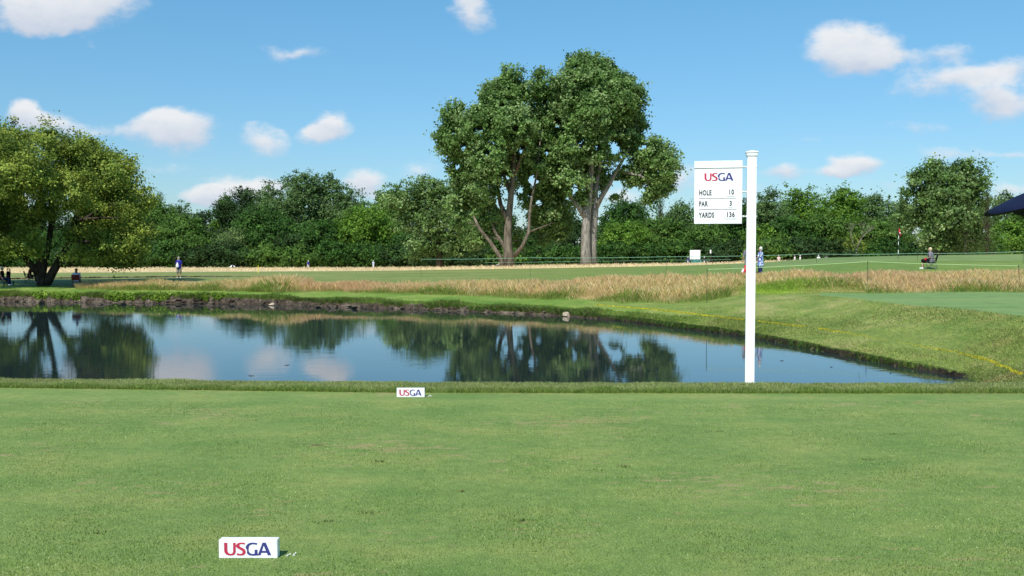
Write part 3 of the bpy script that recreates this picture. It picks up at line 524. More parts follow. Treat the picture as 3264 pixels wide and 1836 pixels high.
def make_tree(name, base, lobes, label, cat, colr, leaf=.45, clump=.9, per=1.6, leaves_per=26, trunks=None, bark=None, group=None, droop=0, gap=0.0, sparse=None, sprigs=0, holes=None):
    """base: Vector. lobes are relative to base"""
    root = empty(name, base, label, cat, group)
    cc, nn = crown_pts(lobes, per, clump, leaves_per)
    if gap > 0:
        k = vnoise(cc[:, 0] + base.x, cc[:, 2] + cc[:, 1] * .7, .9 / max(clump, .5), int(abs(base.x) * 7) % 97) > (-1 + gap); cc, nn = cc[k], nn[k]
    low = .15 if not sparse else sparse
    k = cc[:, 2] > low; cc, nn = cc[k], nn[k]
    if sprigs:       # loose shoots standing out of the outline
        j = rng.choice(len(cc), sprigs); st = rng.uniform(.25, .9, (sprigs, 1)) * clump * 1.3
        cc = np.concatenate([cc] + [cc[j] + (nn[j] * .8 + [0, 0, .5]) * st * f for f in (.6, 1.0, 1.4)]); nn = np.concatenate([nn, nn[j], nn[j], nn[j]])
    n = len(cc); idx = np.repeat(np.arange(n), leaves_per); cs = clump * rng.uniform(.5, 1.35, n)
    off = rng.normal(0, .5, (len(idx), 3)) * cs[idx][:, None] * np.array([1, 1, .72])
    pts = cc[idx] + off
    if holes:        # openings between the boughs, (x, z, radius) from the trunk foot
        rag = 1 + .35 * vnoise(pts[:, 0], pts[:, 2], 2.2, 5) + .2 * vnoise(pts[:, 0], pts[:, 1] + pts[:, 2], 3.7, 6)
        kp = np.ones(len(pts), bool)
        for hx, hz, hr in holes: kp &= np.hypot((pts[:, 0] - hx) * rag, (pts[:, 2] - hz) * 1.1 * rag) > hr
        pts = pts[kp]; idx = idx[kp]
    if droop: pts[:, 2] -= np.abs(rng.normal(0, droop, len(idx)))
    pts[:, 2] = np.maximum(pts[:, 2], .05)
    shade = pick(n, colr, [1] * len(colr), .14)[idx] * (1 + rng.normal(0, .13, (len(idx), 1))).clip(.55, 1.5)
    V = leaves(pts, leaf, None, nn[idx] * .95 + np.array([0, 0, .3]), .7, .72 if not droop else .3)
    mobj('crown', raw_mesh('crown', V, 4, shade), root, M_LEAF)
    b = MB()
    if trunks is None:
        top = max(l[0][2] for l in lobes); x0, y0 = lobes[0][0][0], lobes[0][0][1]; r0 = max(.12, top * .022)
        b.tube([(0, 0, -.3), (x0 * .2, y0 * .2, top * .3), (x0 * .6, y0 * .6, top * .6), (x0, y0, top * .95)], [r0 * 1.3, r0, r0 * .7, r0 * .3], 7)
        for l in lobes: b.tube(limb_path((x0 * .3, y0 * .3, min(top * .4, l[0][2] * .6)), l[0], .1), limb_r(r0 * .5, r0 * .15), 6)
    else:
        for path, rad in trunks: b.tube(path, rad, 12 if rad[0] > .4 else 7)
    if trunks is not None:
        nodes_ = [(Vector(p_), r_) for path, rad in trunks for p_, r_ in list(zip(path, rad))[1:]]
        for l in lobes:
            lc = Vector(l[0]); c_ = [q for q in nodes_ if q[0].z < lc.z + .3] or nodes_; q = min(c_, key=lambda q: (q[0] - lc).length)
            b.tube(limb_path(q[0], lc, .1), limb_r(min(q[1] * .7, .14), .04), 6)
    for j in rng.choice(n, min(n, 26), replace=False):
        l = min(lobes, key=lambda q: (Vector(q[0]) - Vector(cc[j])).length); b.tube(limb_path(l[0], cc[j], .08, 3), limb_r(.09 * clump + .02, .03, 4), 5)
    b.build('trunk', bark or M_BARKD, root, True)
    return root
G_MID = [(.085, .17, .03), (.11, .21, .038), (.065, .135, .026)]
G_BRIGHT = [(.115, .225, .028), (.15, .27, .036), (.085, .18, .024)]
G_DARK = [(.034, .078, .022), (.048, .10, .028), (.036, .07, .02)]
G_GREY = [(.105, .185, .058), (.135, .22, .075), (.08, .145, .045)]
G_YEL = [(.15, .22, .035), (.19, .25, .045), (.11, .18, .03)]
G_PALE = [(.17, .25, .08), (.20, .28, .10), (.12, .20, .06)]
G_CONIF = [(.085, .13, .03), (.065, .11, .03), (.10, .15, .04)]
G_DEEP = [(.045, .115, .02), (.07, .155, .028), (.032, .085, .017)]

# the big cottonwoods, lobes read as (photo x, photo y, half width, half height, depth offset)
HOLES = [(1525, 425, 15), (1640, 425, 11), (1665, 475, 13), (1700, 565, 22), (1478, 470, 10), (1592, 645, 15), (1455, 525, 12), (1612, 560, 13), (1965, 470, 27), (1780, 398, 13), (1842, 470, 15),
         (1897, 478, 10), (1962, 592, 26), (2022, 612, 22), (1828, 600, 13), (1745, 480, 10), (1560, 500, 9), (2058, 470, 9), (1935, 345, 9), (1600, 350, 9), (1720, 640, 16), (1660, 600, 12)]
def px_tree(name, bx, d, lobes, label, cat, colr, trunks, thick=1.0, **kw):
    base = stand(bx, d); k = d / F; L_ = []
    if kw.pop('open_', False): kw['holes'] = [(at(x, y, d).x - base.x, at(x, y, d).z - base.z, rr * k) for x, y, rr in HOLES]
    for (x, y, rx, ry, dz) in lobes:
        p = at(x, y, d) - base; L_.append(((p.x, p.y + dz, p.z), (rx * k, min(rx, ry) * k * thick, ry * k)))
    T = []
    for path, rad in trunks:
        T.append(([tuple(at(x, y, d) - base + Vector((0, o, 0))) for (x, y, o) in path], [r * k for r in rad]))
    return make_tree(name, base, L_, label, cat, colr, trunks=T, **kw)
CW = [(.13, .23, .06), (.17, .28, .08), (.075, .145, .036), (.25, .36, .14)]
px_tree('cottonwood_tree', 1620, 132, [
    (1440, 440, 52, 60, 0), (1480, 370, 58, 50, 0), (1550, 320, 62, 55, 2), (1620, 300, 55, 60, -2), (1690, 268, 62, 52, 0), (1740, 330, 60, 70, 2),
    (1540, 420, 70, 70, -3), (1630, 420, 75, 75, -3), (1700, 430, 65, 70, 3), (1480, 490, 62, 52, 2), (1560, 520, 60, 65, -3), (1640, 530, 55, 60, 3),
    (1720, 520, 60, 70, 2), (1545, 600, 50, 60, 0), (1490, 590, 52, 50, 3), (1700, 620, 45, 70, 4), (1600, 380, 60, 60, 4), (1740, 420, 50, 60, 4), (1560, 680, 36, 50, 2), (1740, 640, 60, 100, 6), (1790, 700, 50, 70, 7), (1470, 640, 55, 45, 3), (1440, 560, 45, 40, 2), (1530, 745, 42, 46, 3), (1478, 705, 50, 48, 3), (1645, 725, 34, 46, 6), (1700, 760, 56, 56, 7)],
    'huge leaning cottonwood with a trunk forking near the ground, left one of the pair', 'tree', CW,
    [([(1622, 862, 0), (1620, 800, 0), (1618, 740, 0), (1625, 660, 0), (1635, 560, 0), (1640, 450, 0), (1650, 340, 0)], [21, 15, 12, 10, 8, 5, 3]),
     ([(1608, 862, -.6), (1592, 815, -1), (1562, 770, -1), (1530, 730, -1), (1510, 690, -1)], [9, 7, 5.5, 4.5, 3]),
     ([(1614, 800, 0), (1598, 770, .5), (1575, 735, 1), (1555, 650, 1), (1530, 560, 1)], [7, 6, 5, 4, 2.5]),
     ([(1635, 820, 0), (1665, 785, -1), (1685, 740, -1), (1690, 660, 0), (1710, 560, 0), (1725, 420, 0)], [8, 6, 5, 4, 3, 2]),
     ([(1618, 700, 0), (1595, 650, 1), (1580, 560, 1), (1540, 440, 1)], [9, 7, 5, 3]),
     ([(1628, 620, 0), (1600, 540, 2), (1480, 400, 1)], [7, 5, 2]), ([(1638, 560, 0), (1680, 460, 0), (1690, 330, 0)], [7, 5, 2])],
    leaf=.39, clump=.95, per=4.8, leaves_per=42, bark=M_BARKM, gap=.40, sprigs=160, open_=True)
px_tree('cottonwood_tree', 1876, 134, [
    (1862, 212, 58, 46, 0), (1915, 226, 60, 44, 2), (1850, 290, 75, 65, -3), (1950, 300, 75, 65, 0), (1980, 260, 55, 50, 3), (1800, 300, 55, 60, 2),
    (1880, 380, 85, 70, -4), (1975, 390, 72, 65, 3), (1800, 400, 70, 70, 0), (1840, 480, 75, 60, -3), (1930, 460, 75, 60, -1), (2015, 400, 42, 55, 1),
    (1775, 500, 55, 65, 3), (1900, 540, 55, 55, 4), (1820, 570, 50, 55, -2), (2030, 460, 45, 45, 3), (2080, 490, 55, 50, 0), (2120, 530, 42, 45, -2), (2060, 550, 45, 40, 2),
    (2110, 590, 38, 38, 0), (2010, 540, 40, 36, 2), (1960, 590, 35, 45, 3), (2075, 615, 34, 30, 1), (2030, 590, 24, 24, 1), (1780, 590, 45, 60, 5), (1850, 630, 30, 30, 0), (1990, 330, 60, 60, -2)],
    'tallest cottonwood with twin pale trunks and a wide crown, right one of the pair', 'tree', CW,
    [([(1868, 864, -.4), (1866, 800, -.4), (1866, 740, -.4), (1870, 690, -.3), (1878, 620, 0), (1884, 540, 0), (1888, 430, 0), (1890, 300, 0), (1900, 220, 0)], [20, 15.5, 13.5, 13, 11, 9, 7, 5, 3]),
     ([(1891, 862, 1.2), (1890, 790, 1.2), (1892, 730, 1.2), (1898, 670, 1.2), (1900, 610, 1.5), (1920, 500, 2), (1940, 380, 2)], [17, 13, 13.5, 12, 9, 6, 3]),
     ([(1864, 690, -.4), (1840, 655, -.6), (1815, 625, -.6), (1790, 590, -.6), (1775, 540, 0)], [11, 8, 7, 6, 4]),
     ([(1900, 665, 1.2), (1920, 625, 1), (1945, 585, 1), (1975, 530, 1), (2010, 470, 1)], [9, 8, 7, 5, 3]),
     ([(1985, 545, 1), (2040, 560, 0), (2090, 590, -.5), (2110, 610, -.5)], [5, 4, 3, 2]),
     ([(1878, 610, 0), (1860, 560, 1), (1820, 470, 1), (1800, 380, 1)], [8, 6, 5, 3]),
     ([(1888, 500, 0), (1850, 470, -2), (1790, 450, -2)], [6, 5, 3]), ([(1868, 690, 0), (1850, 600, 1.5), (1848, 520, 2)], [7, 6, 4])],
    leaf=.39, clump=.95, per=4.8, leaves_per=42, bark=M_BARK, gap=.40, sprigs=160, open_=True)
px_tree('cottonwood_tree', 1400, 150, [
    (1370, 605, 70, 48, 0), (1300, 635, 66, 46, 1), (1440, 640, 70, 55, 0), (1260, 640, 45, 36, 2), (1400, 700, 80, 60, -1), (1490, 700, 60, 60, 2), (1320, 700, 70, 50, 2), (1380, 770, 80, 50, 0), (1480, 780, 60, 40, 0), (1510, 735, 50, 50, -2), (1340, 800, 70, 40, 3)],
    'low spreading cottonwood standing left of the huge leaning one', 'tree', G_GREY + CW,
    [([(1402, 862, 0), (1400, 800, 0), (1395, 700, 0), (1375, 610, 0)], [12, 9, 7, 3]), ([(1400, 790, 0), (1440, 740, 0), (1470, 690, 0)], [6, 5, 3]), ([(1398, 760, 0), (1340, 700, 0), (1300, 650, 0)], [6, 4, 3])],
    leaf=.38, clump=1.0, per=2.8, leaves_per=34, gap=.2)
# the willow-like tree on the left of the pond
px_tree('leaning_willow', 140, 63, [
    (20, 455, 70, 48, 0), (120, 440, 60, 42, 1), (190, 462, 62, 46, -1), (265, 500, 66, 50, 0), (335, 530, 58, 50, 1), (390, 565, 55, 50, 0), (425, 625, 42, 52, 1),
    (415, 700, 44, 60, 0), (400, 780, 50, 50, -1), (60, 540, 90, 70, -2), (170, 540, 85, 75, 2), (280, 570, 80, 80, 3), (350, 640, 70, 80, 3), (60, 640, 85, 70, -3),
    (150, 660, 70, 60, -2), (100, 730, 70, 55, -3), (-60, 500, 90, 90, 0), (-100, 640, 90, 80, 0), (20, 720, 70, 50, -1), (350, 740, 70, 60, 2), (280, 690, 60, 60, 4), (110, 790, 36, 26, -2), (-40, 740, 70, 50, 0), (350, 800, 60, 36, 1), (430, 770, 40, 60, 0), (425, 818, 42, 30, 0), (360, 815, 46, 28, 0), (60, 790, 50, 30, -3), (160, 780, 50, 40, -3), (20, 800, 40, 26, -2), (270, 800, 60, 36, 3), (300, 740, 70, 60, 5), (220, 640, 80, 80, 4), (-190, 700, 60, 60, 1), (-170, 560, 80, 80, 1), (240, 500, 80, 60, 2), (100, 560, 90, 70, -6), (220, 580, 80, 70, -6), (-20, 620, 80, 80, -6), (320, 620, 66, 66, -4), (130, 495, 75, 55, -5), (330, 790, 60, 45, -2), (240, 740, 50, 50, 1)],
    'broad yellow green willow with several leaning stems on the left bank', 'tree', [(.24, .31, .05), (.31, .38, .07), (.16, .235, .04), (.11, .17, .03)],
    [([(140, 912, 0), (132, 880, 0), (128, 850, 0), (122, 800, 0), (95, 720, 0), (60, 620, 0), (40, 500, 0)], [21, 17, 13, 10, 8, 6, 3]),
     ([(135, 885, -.2), (140, 850, 0), (145, 790, .3), (155, 700, .5), (150, 580, .5), (140, 470, .5)], [14, 11, 9, 8, 6, 3]),
     ([(150, 900, 0), (172, 860, 0), (200, 815, 0), (222, 770, 0), (228, 700, .5), (260, 600, 1), (290, 500, 1)], [15, 13, 11, 10, 8, 5, 3]),
     ([(125, 870, -.2), (100, 830, -.5), (75, 800, -.5), (20, 740, -1), (-60, 660, -1)], [12, 10, 8, 6, 3]), ([(228, 720, .5), (300, 660, 1), (380, 640, 1)], [6, 5, 2]), ([(150, 640, .5), (200, 560, 0), (220, 460, 0)], [5, 4, 2])],
    leaf=.16, clump=.55, per=11.0, leaves_per=48, bark=M_BARKD, gap=.22, thick=1.4, sparse=1.0, sprigs=300)

def lobeset(w, h, kind):
    """random lobes for a crown w wide and h tall standing on the ground"""
    L_ = []
    if kind == 'conifer':
        for i in range(10):
            z = h * (.06 + .91 * i / 9); r = w / 2 * (1.1 - .95 * i / 9); L_.append(((random.uniform(-.1, .1), 0, z), (r, r, h * .09))); L_.append(((0, 0, z), (r * .5, r * .5, h * .07)))
        return L_
    low = {'bush': .38, 'tree': .52, 'tall': .58}[kind]
    L_.append(((0, 0, h * (low + .08)), (w * .40, w * .32, h * (.93 - low))))
    n = 9 if kind != 'bush' else 7
    for i in range(n):
        a = 2 * math.pi * i / n + random.uniform(-.3, .3); e = random.uniform(.1, .95)
        r = w * random.uniform(.17, .25); rr = w * .36 * math.sqrt(max(.05, 1 - (e - .2) ** 2 * 1.1))
        L_.append(((math.cos(a) * rr, math.sin(a) * rr * .8, h * (.18 + .64 * e)), (r, r, min(r, h * .2))))
    L_.append(((random.uniform(-.15, .15) * w, 0, h * .86), (w * .22, w * .2, h * .14)))
    for i in range(5): L_.append(((w * (-.38 + .19 * i), -w * .12, h * .16), (w * .17, w * .16, h * .17)))
    return L_
def far_tree(px, ytop, wpx, d, kind, colr, label, name='broadleaf_tree', cat='tree', leaf=.5, gap=0, group=None, **kw):
    base = stand(px, d); top = at(px, ytop, d); h = top.z - base.z; w = wpx * d / F * 1.12
    return make_tree(name, base, lobeset(w, h * .98, kind), label, cat, colr, leaf=leaf, clump=1.15 if kind != 'bush' else 1.0, per=1.25, leaves_per=26, gap=gap, group=group, **kw)
T = far_tree
GF = 'trees at the edge of the woods'; GB = 'trees rising behind the wood edge'; GS = 'shrubs along the foot of the woods'
# behind: tall crowns against the sky
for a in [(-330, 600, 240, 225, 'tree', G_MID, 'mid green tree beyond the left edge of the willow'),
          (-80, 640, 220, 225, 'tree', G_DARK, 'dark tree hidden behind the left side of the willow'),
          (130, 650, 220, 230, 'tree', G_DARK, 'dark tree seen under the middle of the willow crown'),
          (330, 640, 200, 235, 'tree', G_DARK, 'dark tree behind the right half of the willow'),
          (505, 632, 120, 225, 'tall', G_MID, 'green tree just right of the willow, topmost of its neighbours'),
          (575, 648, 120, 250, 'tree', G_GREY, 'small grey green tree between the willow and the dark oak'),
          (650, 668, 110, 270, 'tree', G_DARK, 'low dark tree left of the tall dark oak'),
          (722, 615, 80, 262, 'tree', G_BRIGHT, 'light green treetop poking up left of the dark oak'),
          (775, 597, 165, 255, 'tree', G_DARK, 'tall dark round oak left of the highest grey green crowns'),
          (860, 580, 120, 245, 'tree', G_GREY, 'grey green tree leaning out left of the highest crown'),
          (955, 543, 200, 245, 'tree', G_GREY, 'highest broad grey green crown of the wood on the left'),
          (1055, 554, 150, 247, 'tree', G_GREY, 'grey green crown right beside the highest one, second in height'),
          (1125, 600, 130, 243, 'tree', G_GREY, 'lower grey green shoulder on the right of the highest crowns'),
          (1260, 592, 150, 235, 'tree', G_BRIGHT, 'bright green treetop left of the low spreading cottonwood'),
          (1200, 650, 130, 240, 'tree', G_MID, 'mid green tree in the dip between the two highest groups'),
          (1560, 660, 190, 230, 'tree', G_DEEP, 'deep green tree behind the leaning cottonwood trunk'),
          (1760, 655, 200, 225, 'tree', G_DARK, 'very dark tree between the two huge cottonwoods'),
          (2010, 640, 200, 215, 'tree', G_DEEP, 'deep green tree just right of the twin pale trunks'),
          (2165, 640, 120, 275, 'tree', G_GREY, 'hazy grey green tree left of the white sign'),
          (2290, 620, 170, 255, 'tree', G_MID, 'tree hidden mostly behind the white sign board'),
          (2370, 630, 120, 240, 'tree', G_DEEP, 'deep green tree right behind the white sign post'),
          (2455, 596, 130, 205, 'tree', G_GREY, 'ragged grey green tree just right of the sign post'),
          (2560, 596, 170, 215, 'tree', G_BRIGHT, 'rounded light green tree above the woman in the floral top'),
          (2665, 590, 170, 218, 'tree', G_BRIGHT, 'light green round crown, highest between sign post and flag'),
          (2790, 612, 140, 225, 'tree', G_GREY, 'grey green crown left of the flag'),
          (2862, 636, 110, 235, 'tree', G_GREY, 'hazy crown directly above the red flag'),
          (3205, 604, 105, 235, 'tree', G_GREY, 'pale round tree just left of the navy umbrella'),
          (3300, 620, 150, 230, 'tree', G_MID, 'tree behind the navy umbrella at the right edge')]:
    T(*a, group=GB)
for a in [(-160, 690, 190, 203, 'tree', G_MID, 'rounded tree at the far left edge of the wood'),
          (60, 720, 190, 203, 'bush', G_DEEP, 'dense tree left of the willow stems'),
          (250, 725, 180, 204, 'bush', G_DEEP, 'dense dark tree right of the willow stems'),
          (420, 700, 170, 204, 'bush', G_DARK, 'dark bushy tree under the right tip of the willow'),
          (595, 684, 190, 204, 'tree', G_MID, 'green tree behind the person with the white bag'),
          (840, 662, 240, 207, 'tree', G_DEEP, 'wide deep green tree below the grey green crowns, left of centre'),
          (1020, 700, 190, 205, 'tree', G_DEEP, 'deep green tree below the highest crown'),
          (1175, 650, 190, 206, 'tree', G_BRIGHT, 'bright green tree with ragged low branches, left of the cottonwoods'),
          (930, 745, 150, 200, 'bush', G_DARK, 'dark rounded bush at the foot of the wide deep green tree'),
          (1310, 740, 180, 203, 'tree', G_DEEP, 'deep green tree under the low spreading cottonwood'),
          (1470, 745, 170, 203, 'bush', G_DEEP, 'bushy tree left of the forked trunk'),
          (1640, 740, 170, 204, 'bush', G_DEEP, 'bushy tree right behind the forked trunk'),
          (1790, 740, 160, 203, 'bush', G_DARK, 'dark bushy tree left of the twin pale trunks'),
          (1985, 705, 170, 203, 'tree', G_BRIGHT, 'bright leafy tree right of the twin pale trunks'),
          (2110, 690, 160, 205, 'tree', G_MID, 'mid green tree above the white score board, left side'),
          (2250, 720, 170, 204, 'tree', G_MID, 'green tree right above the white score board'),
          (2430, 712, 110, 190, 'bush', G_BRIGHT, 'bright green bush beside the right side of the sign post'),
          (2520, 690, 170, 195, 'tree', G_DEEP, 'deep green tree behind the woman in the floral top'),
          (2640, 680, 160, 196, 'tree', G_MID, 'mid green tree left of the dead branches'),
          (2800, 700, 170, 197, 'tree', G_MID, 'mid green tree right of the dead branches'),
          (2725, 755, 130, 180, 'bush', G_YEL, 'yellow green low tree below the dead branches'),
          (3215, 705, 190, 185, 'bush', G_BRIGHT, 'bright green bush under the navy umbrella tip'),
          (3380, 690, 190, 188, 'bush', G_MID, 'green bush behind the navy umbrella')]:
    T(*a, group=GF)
T(735, 716, 125, 201, 'bush', G_PALE, 'pale drooping willow between dark bushes', name='weeping_willow', droop=1.4)
# foot shrubs
hs = [(-240, 790), (-90, 780), (20, 785), (130, 790), (235, 785), (330, 792), (430, 785), (520, 770), (640, 778), (745, 770), (850, 775), (965, 782), (1070, 770), (1180, 775), (1290, 780), (1400, 778),
      (1510, 785), (1610, 790), (1720, 782), (1830, 785), (1950, 770), (2050, 775), (2160, 770), (2270, 772), (2370, 765)]
where = ['far left beyond the picture edge', 'left of the golf bags', 'behind the golf bags', 'behind the willow stems', 'behind the person seated right of the willow', 'under the right half of the willow', 'under the outer tip of the willow',
         'left behind the person with the white bag', 'right of the person with the white bag', 'behind the black and white umbrella', 'just right of the black and white umbrella', 'behind the far person in blue', 'right of the far person in blue',
         'behind the lone far walker', 'right of the far walker', 'under the low spreading cottonwood', 'left of the golf cart', 'behind the golf cart and forked trunk', 'between the two huge trunks, left', 'just left of the twin trunks',
         'just right of the twin trunks', 'midway between the twin trunks and the score board', 'left of the white score board', 'right of the white score board', 'behind the sign post']
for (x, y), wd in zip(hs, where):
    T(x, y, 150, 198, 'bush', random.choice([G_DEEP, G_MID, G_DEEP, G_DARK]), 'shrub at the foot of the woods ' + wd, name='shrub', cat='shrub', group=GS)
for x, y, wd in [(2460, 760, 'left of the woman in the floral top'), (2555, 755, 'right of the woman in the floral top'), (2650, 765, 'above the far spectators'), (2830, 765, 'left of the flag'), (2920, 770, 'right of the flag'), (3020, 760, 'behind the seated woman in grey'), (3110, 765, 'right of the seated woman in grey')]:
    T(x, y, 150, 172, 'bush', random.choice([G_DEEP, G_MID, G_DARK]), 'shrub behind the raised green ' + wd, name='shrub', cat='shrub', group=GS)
# the big open crowned tree on the right
px_tree('cottonwood_tree', 2990, 150, [
    (2930, 600, 50, 55, 0), (2960, 555, 45, 42, 0), (3000, 545, 50, 34, 1), (3060, 545, 52, 36, -1), (3105, 575, 50, 45, 0), (3130, 620, 45, 50, 1), (3010, 610, 60, 60, -2), (3070, 620, 60, 60, 2),
    (2950, 660, 60, 55, 0), (3020, 690, 70, 60, -2), (3090, 690, 65, 60, 1), (2910, 700, 45, 50, 2), (2960, 740, 60, 50, 0), (3030, 760, 70, 50, 0), (3100, 750, 60, 60, 2), (2895, 640, 28, 40, 0), (2975, 525, 26, 18, 0), (3085, 525, 30, 18, 0)],
    'tall open crowned cottonwood behind the raised green, right of the flag', 'tree', CW + G_GREY,
    [([(2990, 850, 0), (2992, 760, 0), (3000, 680, 0), (3010, 600, 0), (3000, 540, 0)], [14, 10, 8, 6, 2]), ([(2996, 720, 0), (3050, 640, 0), (3080, 560, 0)], [7, 5, 2]), ([(2994, 740, 0), (2950, 660, 0), (2940, 590, 0)], [7, 5, 2])],
    leaf=.42, clump=1.0, per=2.6, leaves_per=34, gap=.4)
T(3145, 612, 85, 145, 'conifer', G_CONIF, 'olive green conifer in front of the open crowned cottonwood', name='conifer_tree', leaf=.3, droop=.5)
T(3077, 640, 80, 146, 'conifer', G_CONIF, 'shorter olive conifer left of its taller twin', name='conifer_tree', leaf=.3, droop=.5)
T(2102, 630, 46, 232, 'conifer', G_GREY, 'thin half bare conifer between cottonwood and sign', name='conifer_tree', leaf=.3)
T(512, 612, 40, 250, 'conifer', G_GREY, 'thin pale conifer top beside the willow', name='conifer_tree', leaf=.3)
# dead tree with bare branches
base = stand(2730, 172); dt = empty('dead_tree', base, 'dead tree with bare grey branches among the green', 'tree'); b = MB()
def twig(p, dirv, L_, r, dep):
    q = p + dirv * L_; b.tube([p, p.lerp(q, .5) + Vector((random.uniform(-.1, .1), 0, .05)) * L_, q], [r, r * .8, r * .55], 5)
    if dep:
        for _ in range(3): twig(q, (dirv + Vector((random.uniform(-.75, .75), random.uniform(-.5, .5), random.uniform(-.1, .5)))).normalized(), L_ * .68, r * .5, dep - 1)
twig(Vector((0, 0, 0)), Vector((0, 0, 1)), 3.2, .15, 4)
b.build('trunk', mat('dead_wood', (.27, .24, .20), .9, .1), dt, True)
# ------------------------------------------------------------------ signs
WHITE = mat('white_paint', (.86, .86, .88), .35, .4); BLACK = mat('black_paint', (.02, .02, .022), .4, .4)
INK = mat('sign_ink', (.035, .033, .045), .5, .2); RED = mat('logo_red', (.50, .035, .085), .5, .3); BLUE = mat('logo_blue', (.045, .045, .22), .5, .3)
GREYM = mat('grey_line', (.16, .16, .18), .5, .2)
LOGO_U = [(597, 557), (683, 557), (683, 745), (690, 790), (707, 822), (735, 842), (765, 848), (795, 842), (820, 820), (833, 785), (833, 557), (900, 557), (900, 790), (890, 830), (865, 865), (830, 885), (765, 893), (700, 886), (650, 862), (615, 825), (600, 780)]
LOGO_S = [(905, 625), (930, 585), (975, 558), (1040, 550), (1100, 552), (1145, 565), (1138, 605), (1090, 590), (1040, 588), (1005, 603), (998, 630), (1010, 655), (1050, 680), (1100, 705), (1140, 735), (1160, 780), (1155, 830), (1125, 870), (1075, 890), (1010, 892), (950, 885), (920, 875), (935, 828), (980, 845), (1030, 848), (1065, 835), (1080, 805), (1070, 770), (1030, 745), (975, 715), (925, 680), (903, 655)]
LOGO_G = [(1155, 690), (1170, 640), (1205, 595), (1260, 562), (1330, 550), (1400, 555), (1465, 567), (1450, 612), (1390, 597), (1330, 595), (1275, 615), (1245, 655), (1235, 715), (1238, 780), (1265, 825), (1310, 848), (1360, 850), (1392, 845), (1392, 740), (1468, 740), (1468, 840), (1483, 852), (1483, 888), (1430, 892), (1330, 897), (1260, 885), (1210, 855), (1190, 825), (1195, 780), (1190, 735)]
LOGO_A = [[(1600, 552), (1642, 552), (1630, 625), (1545, 885), (1485, 885), (1485, 850)], [(1642, 552), (1685, 552), (1825, 885), (1735, 885), (1630, 625)], [(1583, 770), (1688, 770), (1708, 820), (1567, 820)]]
def logo(parent, x0, z0, hgt, y):
    """the four linked letters, lower left corner at (x0, z0), hgt tall, on the plane y"""
    k = hgt / 343.0; f = lambda P_: [(x0 + (a - 597) * k, z0 + (895 - b) * k) for a, b in P_]
    t = .0012
    m = MB()
    for P_ in (LOGO_U, LOGO_S): m.prism(f(P_), y - t, y + .001)
    m.build('red_letters', RED, parent)
    m = MB()
    for P_ in [LOGO_G] + LOGO_A: m.prism(f(P_), y - t, y + .001)
    m.build('blue_letters', BLUE, parent)
def text(s, x, z, size, sx, y, m, parent, name, bold=.012):
    cu = bpy.data.curves.new(name, 'FONT'); cu.body = s; cu.size = size; cu.extrude = .0008; cu.offset = bold * size; cu.space_character = 1.12
    o = bpy.data.objects.new(name, cu); C.objects.link(o); dg = bpy.context.evaluated_depsgraph_get()
    me = bpy.data.meshes.new_from_object(o.evaluated_get(dg)); bpy.data.objects.remove(o); me.name = name
    me.transform(Matrix(((sx, 0, 0, x), (0, 0, 1, y), (0, 1, 0, z), (0, 0, 0, 1)))); me.materials.clear()
    return mobj(name, me, parent, m)

def tee_marker(loc, label):
    t = empty('tee_marker', loc, label, 'tee marker', 'tee markers on the teeing ground')
    MB().box((0, .024, .049), (.305, .048, .098), bev=.0025).build('block', WHITE, t)
    logo(t, -.1245, .015, .0685, 0.0)
    return t
p = at(791, 1780, 4.73); d0 = 1.6 / -dirs(791, 1780)[1]
x0 = dirs(791, 1780)[0] * d0
tm = tee_marker((x0, d0, 0), 'white block with red and blue letters, nearer one, low in the picture')
d1 = 1.6 / -dirs(1309, 1266)[1]
new_dup(tm, (dirs(1309, 1266)[0] * d1, d1, 0), label='white block with red and blue letters, farther one by the collar of long grass')
# broken white tees beside each marker
def golf_tee(loc, rz, label, lean):
    b = MB(); b.tube([(0, 0, 0), (.018, 0, .004 + lean), (.036, .002, .006 + lean)], [.0022, .0026, .003], 6); b.tube([(.036, .002, .006 + lean), (.043, .003, .008 + lean)], [.003, .0065], 8)
    b.tube([(.01, -.012, .002), (.024, .010, .008)], [.0025, .0028], 6)
    o = b.build('golf_tee', WHITE); o.scale = (.62, .62, .62); o.location = loc; o.rotation_euler = (0, 0, rz); tag(o, label, 'golf tee', 'white tees lying beside the markers'); return o
for (px, py), l, rz in [((911, 1773), 'broken white tee next to the nearer marker, left of its pair', .5), ((933, 1772), 'broken white tee next to the nearer marker, right of its pair', 1.1),
                        ((1364, 1264), 'broken white tee next to the farther marker, left of its pair', .2), ((1374, 1263), 'broken white tee next to the farther marker, right of its pair', 2.0)]:
    a, b_ = dirs(px, py); dd = 1.6 / -b_; golf_tee((a * dd, dd, 0), rz, l, .006)
